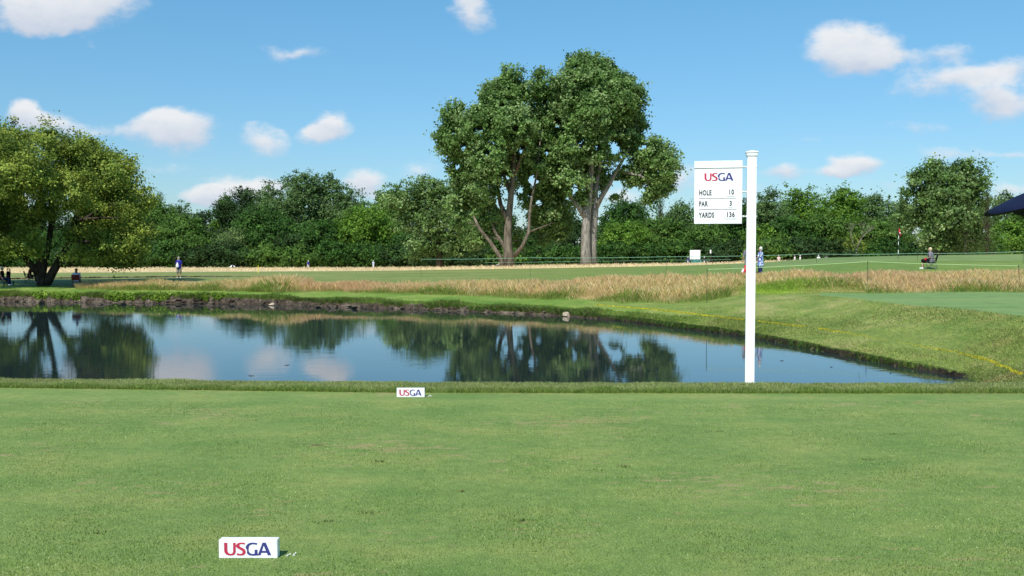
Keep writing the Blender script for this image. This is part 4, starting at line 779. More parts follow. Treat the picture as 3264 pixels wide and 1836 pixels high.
# fallen leaf and small divots on the tee
def leaf_litter(px, py, label):
    a, b_ = dirs(px, py); dd = 1.6 / -b_; b = MB(); V_ = [b.bm.verts.new(v) for v in [(-.022, 0, .004), (-.008, -.012, .010), (.012, -.010, .006), (.024, .002, .012), (.008, .013, .016), (-.010, .010, .008)]]; b.bm.faces.new(V_)
    b.tube([(.024, .002, .012), (.038, .006, .006)], .0014, 5)
    o = b.build('dry_leaf', mat('dry_leaf', (.30, .17, .07), .8, .1)); o.location = (a * dd, dd, 0); o.rotation_euler = (0, 0, px); tag(o, label, 'leaf')
leaf_litter(1474, 1568, 'dry brown leaf on the teeing ground near the middle of the picture')
X = []; Y = []
for px, py, w_ in [(2282, 1376, .11), (1035, 1664, .10), (1180, 1636, .07), (1208, 1472, .05), (1010, 1420, .08), (1890, 1500, .10), (2770, 1466, .12), (2850, 1385, .10), (1985, 1488, .06), (300, 1700, .1), (1660, 1660, .06)]:
    a, b_ = dirs(px, py); dd = 1.6 / -b_; n = 45; X.append(a * dd + rng.normal(0, w_ * .5, n)); Y.append(dd + rng.normal(0, .018, n))
X = np.concatenate(X); Y = np.concatenate(Y)
blades('divot_grass', X, Y, np.zeros(len(X)), rng.uniform(.004, .014, len(X)), .006, .9, pick(len(X), [(.05, .09, .02), (.08, .13, .03), (.20, .16, .08)], [3, 3, 2]), 'dark torn tufts and divots in the teeing ground')

# the hole sign on its white post
D = 12.0; c0 = at(2389, 1215, D); gb = gz(c0.x, D); k = D / F
sg = empty('hole_sign', (c0.x, D, gb), 'white sign board reading hole 10 par 3 yards 136 on a tall white post', 'sign', rz=0)
top = at(2390, 500, D).z - gb; w = .118; P0_ = at(2214, 514, D + .06); P1_ = at(2366.5, 511, D - .05)
SGW = bpy.data.materials.new('vinyl_post'); SGW.use_nodes = True; N = SGW.node_tree.nodes; L = SGW.node_tree.links
b = N['Principled BSDF']; b.inputs['Roughness'].default_value = .35
tc = N.new('ShaderNodeTexCoord'); sp = N.new('ShaderNodeSeparateXYZ'); L.new(tc.outputs['Object'], sp.inputs[0]); n = N.new('ShaderNodeTexNoise'); n.inputs['Scale'].default_value = 22; n.inputs['Detail'].default_value = 6; L.new(tc.outputs['Object'], n.inputs['Vector'])
m1 = N.new('ShaderNodeMapRange'); L.new(sp.outputs[2], m1.inputs[0]); m1.inputs[1].default_value = .12; m1.inputs[2].default_value = .42; m1.inputs[3].default_value = .28; m1.inputs[4].default_value = -.25
m2 = N.new('ShaderNodeMath'); m2.operation = 'ADD'; L.new(n.outputs['Fac'], m2.inputs[0]); L.new(m1.outputs[0], m2.inputs[1])
m3 = N.new('ShaderNodeMapRange'); L.new(m2.outputs[0], m3.inputs[0]); m3.inputs[1].default_value = .6; m3.inputs[2].default_value = .72; m3.inputs[4].default_value = .7
mm = N.new('ShaderNodeMixRGB'); L.new(m3.outputs[0], mm.inputs[0]); mm.inputs[1].default_value = (.86, .86, .88, 1); mm.inputs[2].default_value = (.40, .36, .28, 1); L.new(mm.outputs[0], b.inputs['Base Color'])
turn = math.atan2(P1_.y - P0_.y, P1_.x - P0_.x) - .03
MB().box((0, 0, top / 2 - .15), (w, w, top + .3), bev=.006).build('post', SGW, sg).rotation_euler.z = turn
m = MB(); q = .155
m.box((0, 0, top + .008), (w + .012, w + .012, .014)); m.box((0, 0, top + .030), (w + .026, w + .026, .030), bev=.003); m.box((0, 0, top + .056), (q + .006, q + .006, .020), bev=.004)
bm = m.bm; v = [bm.verts.new(x) for x in [(-q / 2, -q / 2, top + .0665), (q / 2, -q / 2, top + .0665), (q / 2, q / 2, top + .0665), (-q / 2, q / 2, top + .0665), (0, 0, top + .088)]]
for i in range(4): bm.faces.new((v[i], v[(i + 1) % 4], v[4]))
m.build('post_cap', WHITE, sg).rotation_euler.z = turn
# board hangs left of the post, turned to face the tee
P0 = at(2214, 514, D + .06) - Vector((c0.x, D, gb)); P1 = at(2366.5, 511, D - .05) - Vector((c0.x, D, gb)); PB = at(2214, 714, D + .06).z - gb
bw = (P1 - P0).xy.length; bh = P0.z - PB; ang = math.atan2(P1.y - P0.y, P1.x - P0.x)
bd = MB().box((bw / 2, 0, bh / 2), (bw, .022, bh), bev=.003).build('board', WHITE, sg); bd.location = (P0.x, P0.y, PB); bd.rotation_euler = (0, 0, ang)
MB().box((bw / 2, -.002, bh - .049), (bw + .004, .034, .094), bev=.003).build('header_bar', WHITE, bd)
MB().box((bw / 2, -.0125, bh - .0985), (bw - .01, .002, .004)).build('shadow_line', GREYM, bd)
u_ = bw / 690.0; y0 = -.0125                        # 690 zoomed pixels across the board
bx = lambda X_: (X_ - 152) * u_
bz = lambda Y_: (1150 - Y_ + (0)) * (bh / 911.0)
logo(bd, bx(296), bz(530), (530 - 415) * bh / 911, y0)
for s_, X_, Y_, nm in [('HOLE', 220, 733, 'word'), ('PAR', 220, 893, 'word'), ('YARDS', 220, 1057, 'word'), ('10', 645, 725, 'number'), ('3', 660, 888, 'number'), ('136', 615, 1050, 'number')]:
    text(s_, bx(X_), bz(Y_), (104 if nm == 'word' else 100) * u_, .64 if nm == 'word' else .76, y0 - .0005, INK, bd, nm, .031)
for a_, b_, Y_, th in [(222, 762, 780, 3.6), (222, 762, 940, 3.6), (615, 735, 753, 2.2), (642, 708, 915, 2.2), (588, 762, 1079, 3.0)]:
    MB().box(((bx(a_) + bx(b_)) / 2, y0 - .0005, bz(Y_)), (bx(b_) - bx(a_), .0015, th * u_ * 1.25)).build('rule_line', INK if th > 3 else GREYM, bd)
for Y_ in (533, 612, 690):
    z = at(2370, Y_, D).z - gb
    xr = -w / 2; a_ = Vector((P1.x - .02, P1.y + .006, z)); e_ = Vector((xr + .01, 0, z)); pt = [a_.lerp(e_, f) for f in (0, .30, .36, .52, .56, .80, .84, 1)]
    MB().tube(pt, [.009, .009, .013, .013, .008, .008, .015, .015], 8).build('bracket', WHITE, sg)
    MB().tube([(w / 2 - .004, 0, z), (w / 2 + .010, 0, z), (w / 2 + .018, 0, z)], [.013, .013, .006], 8).build('bolt', WHITE, sg)

# ------------------------------------------------------------------ rope lines
PG = mat('green_post', (.02, .05, .03), .5, .3); RG_ = mat('green_rope', (.28, .52, .38), .7, .2); RY = mat('lime_rope', (.50, .72, .34), .7, .2)
def rope_line(posts, ropemat, rlabel, sag, thick, plabels, closed=True):
    tops = []
    for i, ((px, yt, yb, d), lab) in enumerate(zip(posts, plabels)):
        t = at(px, yt, d); g = gz(t.x, t.y); h = t.z - g
        lean = .04 if px > 3240 and d < 50 else 0
        root = empty('rope_post', (t.x, t.y, g), lab, 'rope post', 'thin rope posts')
        MB().tube([(0 + lean * 3, 0, -.25), (0, 0, h)], .011 if d > 50 else .012, 6).build('stake', PG, root)
        MB().tube([(0, 0, h - .05), (0, 0, h - .015)], .026, 8).build('rope_clip', PG, root)
        tops.append(Vector((t.x, t.y, t.z - .03)))
    b = MB()
    for p_, q_ in zip(tops, tops[1:]):
        n = 10; b.tube([p_.lerp(q_, i / n) - Vector((0, 0, sag * 4 * (i / n) * (1 - i / n))) for i in range(n + 1)], thick, 5)
    o = b.build('rope', ropemat); tag(o, rlabel, 'rope')
rope_line([(2254, 857, 955, 41.5), (2766, 832, 925, 42.5), (3246, 845, 925, 43)], RY, 'lime green rope sagging between three near posts behind the right slope', .03, .011,
          ['green rope post at the left end of the near lime rope', 'green rope post in the middle of the near lime rope', 'leaning green rope post at the right end of the near lime rope'])
rope_line([(1342, 825, 880, 76), (1690, 820, 877, 70), (2124, 817, 875, 66), (2603, 808, 867, 62), (2925, 806, 868, 60), (3262, 800, 870, 58), (3620, 790, 870, 56)], RG_, 'long green rope running across the fairway behind the fescue', .05, .012,
          ['green rope post at the left end of the long rope', 'green rope post between the two huge cottonwoods', 'green rope post right of the twin pale trunks', 'green rope post right of the woman in the floral top', 'green rope post left of the seated woman in grey', 'green rope post at the right edge of the picture', 'green rope post beyond the right edge'])
rope_line([(1546, 836, 855, 122), (1842, 832, 852, 122), (2133, 828, 848, 122), (2330, 826, 846, 120)], RG_, 'far thin rope in the pale meadow behind the cottonwoods', .04, .012,
          ['far small rope post left of the forked trunk', 'far small rope post left of the twin trunks', 'far small rope post in the pale meadow below the score board', 'far small rope post behind the sign post'])
# yellow stake
g = stand(823, 100); yt = empty('yellow_stake', g, 'yellow stake standing in front of the far pale meadow', 'stake')
MB().box((0, 0, .35), (.06, .06, 1.0), bev=.008).build('stake', mat('yellow_paint', (.85, .72, .03), .5, .3), yt)

# ------------------------------------------------------------------ flag
fp = at(2863, 823, 64); fz = gz(fp.x, 64); fl = empty('golf_flag', (fp.x, 64, fz), 'red flag on a black and white striped stick on the raised green', 'flag')
MB().tube([(0, 0, -.05), (0, 0, 2.15)], .013, 8).build('stick', BLACK, fl)
for z0, z1 in [(.33, .62), (.95, 1.2), (1.38, 1.62)]:
    MB().tube([(0, 0, z0), (0, 0, z1)], .019, 8).build('white_band', WHITE, fl)
bm = bmesh.new(); nu, nv = 9, 7; gr_ = [[bm.verts.new((.012 + .13 * math.sin(i / nu * 2.4) * (.6 + .5 * j / nv) , .05 * math.sin(i * 1.25 + j * .5), 2.13 - .34 * (j / nv) - .22 * (i / nu) ** 1.3)) for j in range(nv + 1)] for i in range(nu + 1)]
for i in range(nu):
    for j in range(nv): bm.faces.new((gr_[i][j], gr_[i + 1][j], gr_[i + 1][j + 1], gr_[i][j + 1]))
me = bpy.data.meshes.new('cloth'); bm.to_mesh(me); bm.free(); mobj('cloth', me, fl, mat('flag_red', (.62, .03, .05), .7, .2), True)
MB().ball((.075, -.05, 1.80), (.035, .006, .06)).build('emblem', WHITE, fl)

# ------------------------------------------------------------------ people
SKIN = mat('skin', (.55, .33, .24), .6, .3); SKIN2 = mat('tanned_skin', (.48, .26, .17), .6, .3); DARK = mat('eye_dark', (.03, .02, .02), .5)
def skinmesh(name, nodes, edges, m, parent, sub=1, voxel=.016):
    """nodes: {key: ((x,y,z), radius)}; swept along the skeleton and fused into one continuous surface"""
    bm = bmesh.new()
    for a, b in edges:
        pa, ra = nodes[a]; pb, rb = nodes[b]; pa, pb = Vector(pa), Vector(pb)
        ra = ra if isinstance(ra, tuple) else (ra, ra); rb = rb if isinstance(rb, tuple) else (rb, rb)
        n = max(2, int((pb - pa).length / (min(ra[1], rb[1]) * .45)))
        for q in range(n + 1):
            t = q / n; rx = ra[0] * (1 - t) + rb[0] * t; ry = ra[1] * (1 - t) + rb[1] * t
            bmesh.ops.create_icosphere(bm, subdivisions=2 if rx > .05 else 1, radius=1, matrix=Matrix.Translation(pa.lerp(pb, t)) @ Matrix.Diagonal((rx, ry, min(rx, ry), 1)))
    me = bpy.data.meshes.new(name); bm.to_mesh(me); bm.free()
    o = bpy.data.objects.new(name, me); C.objects.link(o); md = o.modifiers.new('r', 'REMESH'); md.mode = 'VOXEL'; md.voxel_size = voxel; md.use_smooth_shade = True
    sm = o.modifiers.new('s', 'SMOOTH'); sm.iterations = 3; sm.factor = .5
    dg = bpy.context.evaluated_depsgraph_get(); nm = bpy.data.meshes.new_from_object(o.evaluated_get(dg)); bpy.data.objects.remove(o); nm.materials.clear(); nm.name = name
    return mobj(name, nm, parent, m, True)
def person(loc, rz, label, shirt, pants, hair=None, cap=None, pose='stand', H=1.66, skinm=SKIN, long_hair=False, pants_kind='long', shoes=WHITE, arms=None, lean=0.0, stout=1.0, group=None, hands=True, tunic=False):
    root = empty('person', loc, label, 'person', group, rz); S = H / 1.7
    V3 = lambda x, y, z: (x * S, y * S, z * S)
    if pose == 'stand':
        hz = .90; tl = lean
        hip = lambda s: (.09 * s, 0, .88); knee = lambda s: (.10 * s, .02 + .03 * s, .47); ank = lambda s: (.11 * s, -.01 + .06 * s, .07); toe = lambda s: (.13 * s, .13 + .06 * s, .025)
    else:
        hz = .48; tl = lean
        hip = lambda s: (.10 * s, .02, .47); knee = lambda s: (.13 * s, .44, .50); ank = lambda s: (.12 * s, .46, .08); toe = lambda s: (.13 * s, .60, .03)
    sp = lambda t: (0, tl * t, hz + t * .50)           # spine t=0 pelvis .. 1 neck base
    sh = lambda s: (.185 * s * (.9 + .1 * stout), tl * .9, hz + .46)
    hc = Vector((0, tl * 1.22 + .015, hz + .70))
    nd = {'pelvis': (V3(*sp(0)), (.155 * stout * S, .115 * stout * S)), 'waist': (V3(*sp(.36)), (.135 * stout * S, .105 * stout * S)), 'chest': (V3(*sp(.78)), (.155 * stout * S, .115 * stout * S)),
          'neck0': (V3(*sp(1.02)), .055 * S), 'neck1': (V3(0, tl * 1.1, hz + .60), .05 * S)}
    ed = [('pelvis', 'waist'), ('waist', 'chest'), ('chest', 'neck0'), ('neck0', 'neck1')]
    FG = []
    A = arms or {1: ((.26, .02, hz + .20), (.25, .10, hz - .02)), -1: ((-.26, .02, hz + .20), (-.25, .10, hz - .02))}
    for s in (1, -1):
        e_, w_ = A[s]
        nd.update({f'sh{s}': (V3(*sh(s)), .058 * S), f'el{s}': (V3(*e_), .040 * S), f'wr{s}': (V3(*w_), .026 * S),
                   f'hip{s}': (V3(*hip(s)), .085 * stout * S), f'kn{s}': (V3(*knee(s)), .056 * S), f'an{s}': (V3(*ank(s)), .036 * S), f'to{s}': (V3(*toe(s)), .032 * S)})
        ed += [('chest', f'sh{s}'), (f'sh{s}', f'el{s}'), (f'el{s}', f'wr{s}'), ('pelvis', f'hip{s}'), (f'hip{s}', f'kn{s}'), (f'kn{s}', f'an{s}'), (f'an{s}', f'to{s}')]
        wv = Vector(w_); dr = (wv - Vector(e_)).normalized(); side = Vector((s, 0, 0)); side = (side - dr * side.dot(dr)).normalized(); fw = dr.cross(side)
        pm = wv + dr * .07; nd[f'pa{s}'] = (V3(*pm), (.036 * S, .018 * S)); ed.append((f'wr{s}', f'pa{s}'))
        if hands:
            for q_, (off, ln) in enumerate([(-.030, .072), (-.010, .082), (.010, .076), (.028, .060)]):
                b0 = pm + fw * off + dr * .015; b1 = b0 + dr * ln * .55; b2 = b1 + dr * ln * .38 - side * s * .018
                FG.append(([pm - dr * .02 + fw * off * .6, b0, b1, b2], [.010, .010, .009, .007]))
            t0 = wv + dr * .035 - fw * .024; t1 = t0 + dr * .035 - fw * .022; FG.append(([wv + dr * .02, t0, t1, t1 + dr * .02], [.012, .012, .010, .008]))
    body = skinmesh('body', nd, ed, skinm, root, 1)
    bm = bmesh.new(); bm.from_mesh(body.data)
    fm_ = MB(); fm_.bm.free(); fm_.bm = bm
    for pts_, rr_ in FG: fm_.tube([p_ * S for p_ in pts_], [q_ * S for q_ in rr_], 6)
    def ball(c, r_, mi=0, sub=2):
        g_ = bmesh.ops.create_icosphere(bm, subdivisions=sub, radius=1, matrix=Matrix.Translation(Vector(c) * S) @ Matrix.Diagonal((r_[0] * S, r_[1] * S, r_[2] * S, 1)))
        for v_ in g_['verts']:
            for f_ in v_.link_faces: f_.material_index = mi; f_.smooth = True
    ball(hc, (.075, .093, .112)); ball(hc + Vector((0, .03, -.07)), (.05, .055, .045)); ball(hc + Vector((0, .098, -.015)), (.013, .018, .024))
    for s in (1, -1): ball(hc + Vector((.076 * s, 0, -.01)), (.012, .022, .032)); ball(hc + Vector((.03 * s, .083, .012)), (.012, .009, .008), 1, 1)
    ball(hc + Vector((0, .088, -.055)), (.022, .008, .005), 1, 1)
    bm.to_mesh(body.data); bm.free(); body.data.materials.append(DARK)
    # shirt with short sleeves
    g = .022
    sn = {k_: (nd[k_][0], tuple(r_ + g * S for r_ in nd[k_][1]) if isinstance(nd[k_][1], tuple) else nd[k_][1] + g * S) for k_ in ('waist', 'chest', 'pelvis')}
    sn['pelvis'] = (V3(*sp(-.06)), ((.18 * stout) * S, (.14 * stout) * S)); sn['top'] = (V3(*sp(.98)), .075 * S)
    se = [('pelvis', 'waist'), ('waist', 'chest'), ('chest', 'top')]
    if tunic: sn['hem'] = (V3(0, 0, .66), (.20 * stout * S, .165 * stout * S)); se.append(('pelvis', 'hem'))
    for s in (1, -1):
        e_ = Vector(nd[f'el{s}'][0]); a_ = Vector(nd[f'sh{s}'][0]); sn[f'sh{s}'] = (tuple(a_), .076 * S); sn[f'sl{s}'] = (tuple(a_.lerp(e_, .72)), .062 * S); se += [('chest', f'sh{s}'), (f'sh{s}', f'sl{s}')]
    skinmesh('shirt', sn, se, shirt, root, 1)
    # trousers, shorts or wide cropped trousers
    pn = {'pelvis': (V3(0, 0, hz - .0), ((.168 * stout) * S, (.125 * stout) * S))}; pe = []
    for s in (1, -1):
        hp, kn, an = Vector(nd[f'hip{s}'][0]), Vector(nd[f'kn{s}'][0]), Vector(nd[f'an{s}'][0])
        pn[f'h{s}'] = (tuple(hp), .098 * stout * S); pe.append(('pelvis', f'h{s}'))
        if pants_kind == 'shorts': pn[f'k{s}'] = (tuple(hp.lerp(kn, .98)), .088 * stout * S); pe.append((f'h{s}', f'k{s}'))
        else:
            wd = .10 if pants_kind == 'wide' else .074; pn[f'k{s}'] = (tuple(kn), wd * S * stout); pn[f'a{s}'] = (tuple(kn.lerp(an, .62 if pants_kind == 'wide' else .95)), (.108 if pants_kind == 'wide' else .06) * S); pe += [(f'h{s}', f'k{s}'), (f'k{s}', f'a{s}')]
    skinmesh('trousers' if pants_kind != 'shorts' else 'shorts', pn, pe, pants, root, 1)
    m_ = MB()
    for s in (1, -1):
        a_, t_ = Vector(ank(s)), Vector(toe(s)); m_.tube([tuple(Vector((a_.x, a_.y - .05, .04)) * S), tuple(Vector((a_.x, a_.y, .045)) * S), tuple(t_ * S + Vector((0, 0, .01))), tuple((t_ + (t_ - a_) * .25) * S)], [.035 * S, .048 * S, .044 * S, .02 * S], 8)
    m_.build('shoes', shoes, root, True)
    if hair:
        m_ = MB(); m_.ball(tuple((hc + Vector((0, -.028, .022))) * S), (.100 * S, .104 * S, .115 * S)); m_.ball(tuple((hc + Vector((0, -.05, -.04))) * S), (.080 * S, .065 * S, .080 * S))
        if long_hair: m_.ball(tuple((hc + Vector((0, -.055, -.12))) * S), (.088 * S, .05 * S, .115 * S))
        for v_ in m_.bm.verts: v_.co += Vector((random.uniform(-1, 1), random.uniform(-1, 1), random.uniform(-1, 1))) * .007
        m_.build('hair', hair, root, True)
    if cap:
        m_ = MB(); m_.ball(tuple((hc + Vector((0, -.008, .045))) * S), (.092 * S, .105 * S, .082 * S)); m_.box(tuple((hc + Vector((0, .125, .040))) * S), (.13 * S, .10 * S, .010 * S), bev=.003); m_.build('cap', cap, root, True)
    return root
def cloth_mat(name, cols_, scale):
    m = bpy.data.materials.new(name); m.use_nodes = True; N = m.node_tree.nodes; L = m.node_tree.links; b = N['Principled BSDF']; b.inputs['Roughness'].default_value = .85
    tc = N.new('ShaderNodeTexCoord'); v = N.new('ShaderNodeTexVoronoi'); v.inputs['Scale'].default_value = scale; L.new(tc.outputs['Object'], v.inputs['Vector'])
    sp_ = N.new('ShaderNodeSeparateColor'); L.new(v.outputs['Color'], sp_.inputs[0]); r_ = N.new('ShaderNodeValToRGB'); r_.color_ramp.interpolation = 'CONSTANT'; L.new(sp_.outputs[0], r_.inputs[0]); e = r_.color_ramp.elements
    while len(e) < len(cols_): e.new(.5)
    for i, c_ in enumerate(cols_): e[i].position = i / len(cols_); e[i].color = (*c_, 1)
    L.new(r_.outputs[0], b.inputs['Base Color']); MATS[name] = m; return m
FLORAL = cloth_mat('floral_cloth', [(.70, .74, .85), (.12, .32, .62), (.035, .05, .22), (.30, .55, .75), (.10, .10, .35), (.62, .60, .80)], 17)
BAGPRINT = cloth_mat('printed_bag', [(.75, .78, .82), (.15, .35, .60), (.80, .82, .86), (.10, .13, .25)], 9)
NAVY = mat('navy_cloth', (.018, .028, .10), .85, .1); BLUEC = mat('royal_blue_cloth', (.03, .035, .30), .85, .1); GREYC = mat('grey_cloth', (.19, .19, .22), .9, .1); BLACKC = mat('black_cloth', (.012, .012, .014), .9, .1)
KHAKI = mat('khaki_cloth', (.30, .27, .22), .9, .1); WHITEC = mat('white_cloth', (.78, .78, .80), .9, .1); PINKC = mat('pale_pink_cloth', (.75, .55, .55), .9, .1); MAROON = mat('maroon_cloth', (.13, .025, .025), .9, .1); REDC = mat('red_cloth', (.55, .02, .04), .8, .1)
PALEB = mat('pale_blue_cloth', (.50, .58, .78), .9, .1)
H_GREY = mat('silver_hair', (.62, .60, .55), .8, .2); H_BLOND = mat('blond_hair', (.60, .48, .30), .8, .2); H_BROWN = mat('brown_hair', (.13, .08, .05), .8, .2); H_ASH = mat('ash_hair', (.36, .33, .26), .8, .2)
ALU = mat('aluminium', (.55, .56, .58), .35, .5, .8); TYRE = mat('tyre_rubber', (.02, .02, .02), .8, .2)

# woman in the floral top beside her trolley
wp = stand(2424, 51.5); 
person(wp, R(62), 'woman with short silver hair in a blue floral top and navy trousers, beside a trolley', FLORAL, NAVY, hair=H_GREY, H=1.64, skinm=SKIN, pants_kind='wide', shoes=mat('tan_shoe', (.62, .50, .34), .7), stout=1.25, tunic=True,
       arms={1: ((.30, .02, 1.08), (.27, .14, .90)), -1: ((-.27, .10, 1.10), (-.20, .32, 1.00))})
def trolley(loc, rz, label, bagm, topm, group='golf trolleys'):
    t = empty('golf_trolley', loc, label, 'golf trolley', group, rz)
    b = MB(); b.tube([(0, .28, .28), (0, .02, .62), (0, -.22, 1.0)], .016, 8); b.tube([(0, .28, .28), (0, .55, .14)], .014, 8); b.tube([(-.28, 0, .15), (0, .2, .34), (.28, 0, .15)], .013, 8); b.tube([(-.12, -.24, 1.0), (.12, -.24, 1.0)], .018, 8); b.build('frame', ALU, t)
    for x, y, r_ in [(-.29, 0, .15), (.29, 0, .15), (0, .56, .12)]:
        w_ = MB().tube([(x - .02, y, r_), (x + .02, y, r_)], r_, 18).build('wheel', TYRE, t); MB().tube([(x - .025, y, r_), (x + .025, y, r_)], r_ * .5, 12).build('hub', ALU, w_)
    bag = MB().tube([(0, .30, .16), (0, .20, .40), (0, .08, .75), (0, .02, .92)], [.13, .135, .13, .14], 12).build('bag', bagm, t, True)
    MB().tube([(0, .32, .40), (0, .22, .68)], [.09, .085], 8).build('pocket', topm, bag)
    b = MB()
    for i in range(6):
        a = i * 1.05; x, y = .07 * math.cos(a), .02 + .06 * math.sin(a); b.tube([(x, y, .9), (x * 1.3, y - .06, 1.06 + .03 * (i % 3))], .008, 5); b.ball((x * 1.3, y - .06, 1.10 + .03 * (i % 3)), (.035, .05, .035), 1)
    b.build('clubs', topm, t)
    return t
trolley(stand(2403, 51.2), R(35), 'golf trolley with a blue and white bag beside the woman in the floral top', BAGPRINT, NAVY)
rt = trolley(stand(2380, 51.0), R(100), 'golf trolley with a red bag showing left of the sign post', REDC, WHITEC); rt.scale = (.8, .8, .72)
person(stand(2383, 52.8), R(20), 'person in grey mostly hidden behind the sign post', GREYC, GREYC, hair=H_BROWN, H=1.74, stout=1.1)
CHF = mat('chair_frame', (.10, .10, .11), .5, .3)
def folding_chair(loc, rz, label, cm):
    t = empty('folding_chair', loc, label, 'folding chair', 'folding camp chairs', rz)
    bm = bmesh.new(); g_ = [[bm.verts.new((-.25 + .5 * i / 6, -.22 + .46 * j / 5, .42 - .05 * math.sin(math.pi * i / 6))) for j in range(6)] for i in range(7)]
    for i in range(6):
        for j in range(5): bm.faces.new((g_[i][j], g_[i + 1][j], g_[i + 1][j + 1], g_[i][j + 1]))
    me = bpy.data.meshes.new('seat'); bm.to_mesh(me); bm.free(); o = mobj('seat', me, t, cm, True); sm = o.modifiers.new('t', 'SOLIDIFY'); sm.thickness = .012
    bm = bmesh.new(); g_ = [[bm.verts.new((-.25 + .5 * i / 6, -.24 - .10 * j / 5 - .04 * math.sin(math.pi * i / 6), .46 + .36 * j / 5)) for j in range(6)] for i in range(7)]
    for i in range(6):
        for j in range(5): bm.faces.new((g_[i][j], g_[i + 1][j], g_[i + 1][j + 1], g_[i][j + 1]))
    me = bpy.data.meshes.new('backrest'); bm.to_mesh(me); bm.free(); o = mobj('backrest', me, t, cm, True); sm = o.modifiers.new('t', 'SOLIDIFY'); sm.thickness = .012
    for s in (1, -1):
        MB().tube([(.27 * s, .24, 0), (.25 * s, -.24, .45), (.25 * s, -.35, .84)], .011, 6).build('rear_upright', CHF, t)
        MB().tube([(.27 * s, -.30, 0), (.26 * s, .24, .43)], .011, 6).build('side_leg', CHF, t)
        MB().tube([(.27 * s, .24, .0), (-.25 * s, .24, .43)], .010, 6).build('cross_leg', CHF, t)
        MB().tube([(.27 * s, -.30, .0), (-.25 * s, -.24, .43)], .010, 6).build('cross_leg', CHF, t)
        MB().tube([(.28 * s, -.28, .62), (.29 * s, .22, .60)], .018, 6).build('armrest', cm, t)
    return t
gp = stand(2968, 54.2); folding_chair(gp, R(55), 'black folding chair on the grass under the seated woman in grey', BLACKC)
person(gp + Vector((0, 0, -.02)), R(55), 'seated woman with blond hair in a grey shirt, a red bag on her lap', GREYC, BLACKC, hair=H_BLOND, pose='sit', H=1.68, pants_kind='shorts', stout=1.4, lean=.06, cap=None,
       arms={1: ((.28, .02, .72), (.18, .20, .62)), -1: ((-.28, .02, .72), (-.20, .22, .62))})
hb = gp + Matrix.Rotation(R(55), 3, 'Z') @ Vector((-.27, .26, .60)); b = MB(); b.box((0, 0, -.03), (.22, .10, .15), bev=.03); b.tube([(-.05, 0, .03), (0, 0, .08), (.05, 0, .03)], .008, 6)
o = b.build('handbag', REDC); o.location = hb; o.rotation_euler = (0, 0, R(55)); tag(o, 'red handbag on the lap of the seated woman in grey', 'handbag')
# standing person with the white drawstring bag
sp_ = stand(570, 75); person(sp_, R(-6), 'person seen from behind in royal blue shirt and khaki shorts behind the tall grass', BLUEC, KHAKI, hair=H_ASH, long_hair=True, H=1.74, pants_kind='shorts', stout=1.2, skinm=SKIN2,
                             arms={1: ((.25, .0, 1.08), (.24, .06, .86)), -1: ((-.26, .06, 1.12), (-.22, .22, 1.16))})
b = MB(); b.tube([(0, 0, .0), (0, 0, .05), (0, 0, .18), (0, 0, .32), (0, 0, .42)], [.07, .13, .125, .07, .02], 12); o = b.build('drawstring_bag', WHITEC, None, True); o.location = sp_ + Vector((-.05, -.20, .86)); o.scale = (1, .5, 1.05)
tag(o, 'white drawstring bag on the back of the person in royal blue', 'bag')
# seated right of the willow
qp = stand(243, 61.5); folding_chair(qp, R(15), 'maroon folding chair at the left end of the tall grass', MAROON)
person(qp, R(15), 'person with brown hair in a pale blue top sitting right of the willow', PALEB, GREYC, hair=H_BROWN, long_hair=True, pose='sit', H=1.62)
# seated left of the willow, partly behind the stems
qp = stand(92, 67); folding_chair(qp, R(-70), 'dark folding chair behind the willow stems', BLACKC)
person(qp, R(-70), 'person in maroon with a white cap sitting behind the willow stems', MAROON, BLACKC, hair=H_BROWN, cap=WHITEC, pose='sit', H=1.70, lean=.12)
qp = stand(6, 63); folding_chair(qp, R(-80), 'black folding chair at the left picture edge', BLACKC)
person(qp, R(-80), 'person in black with a white cap sitting at the left picture edge', BLACKC, NAVY, hair=H_GREY, cap=WHITEC, pose='sit', H=1.70)
trolley(stand(27, 63.5), R(200), 'golf trolley with a black bag beside the person at the left picture edge', BLACKC, MAROON)
# far figures
FP = 'far small figures on the course'
for px, d, sh_, pa, hair_, cap_, rz, lab in [
    (983, 190, BLUEC, WHITEC, None, WHITEC, 40, 'far small person in a blue shirt and white cap at the wood edge'),
    (1190, 192, PALEB, WHITEC, H_GREY, None, -30, 'far small person in pale clothes at the wood edge, left of the cottonwoods'),
    (2193, 182, BLUEC, WHITEC, None, WHITEC, 60, 'far person with white cap and blue shirt, left of the white score board'),
    (2245, 183, NAVY, WHITEC, None, WHITEC, 80, 'far person with white cap and navy shirt, right of the white score board'),
    (2266, 182, BLACKC, BLACKC, H_BROWN, None, 10, 'far person in black holding the small white sign on a pole'),
    (2482, 157, PINKC, WHITEC, H_BLOND, None, 180, 'far person in a pale pink shirt behind the raised green'),
    (2533, 157, WHITEC, NAVY, H_BROWN, None, 90, 'far person in white behind the raised green, left of a close pair'),
    (2550, 157, WHITEC, WHITEC, None, WHITEC, -90, 'far person in white with a cap behind the raised green, right of a close pair'),
    (2609, 156, WHITEC, KHAKI, None, WHITEC, 0, 'far person in white behind the rope post on the raised green'),
    (2633, 158, GREYC, BLACKC, H_BROWN, None, 0, 'far person in dark grey, rightmost behind the raised green')]:
    person(stand(px, d), R(rz), lab, sh_, pa, hair=hair_, cap=cap_, H=1.76, group=FP, hands=False)
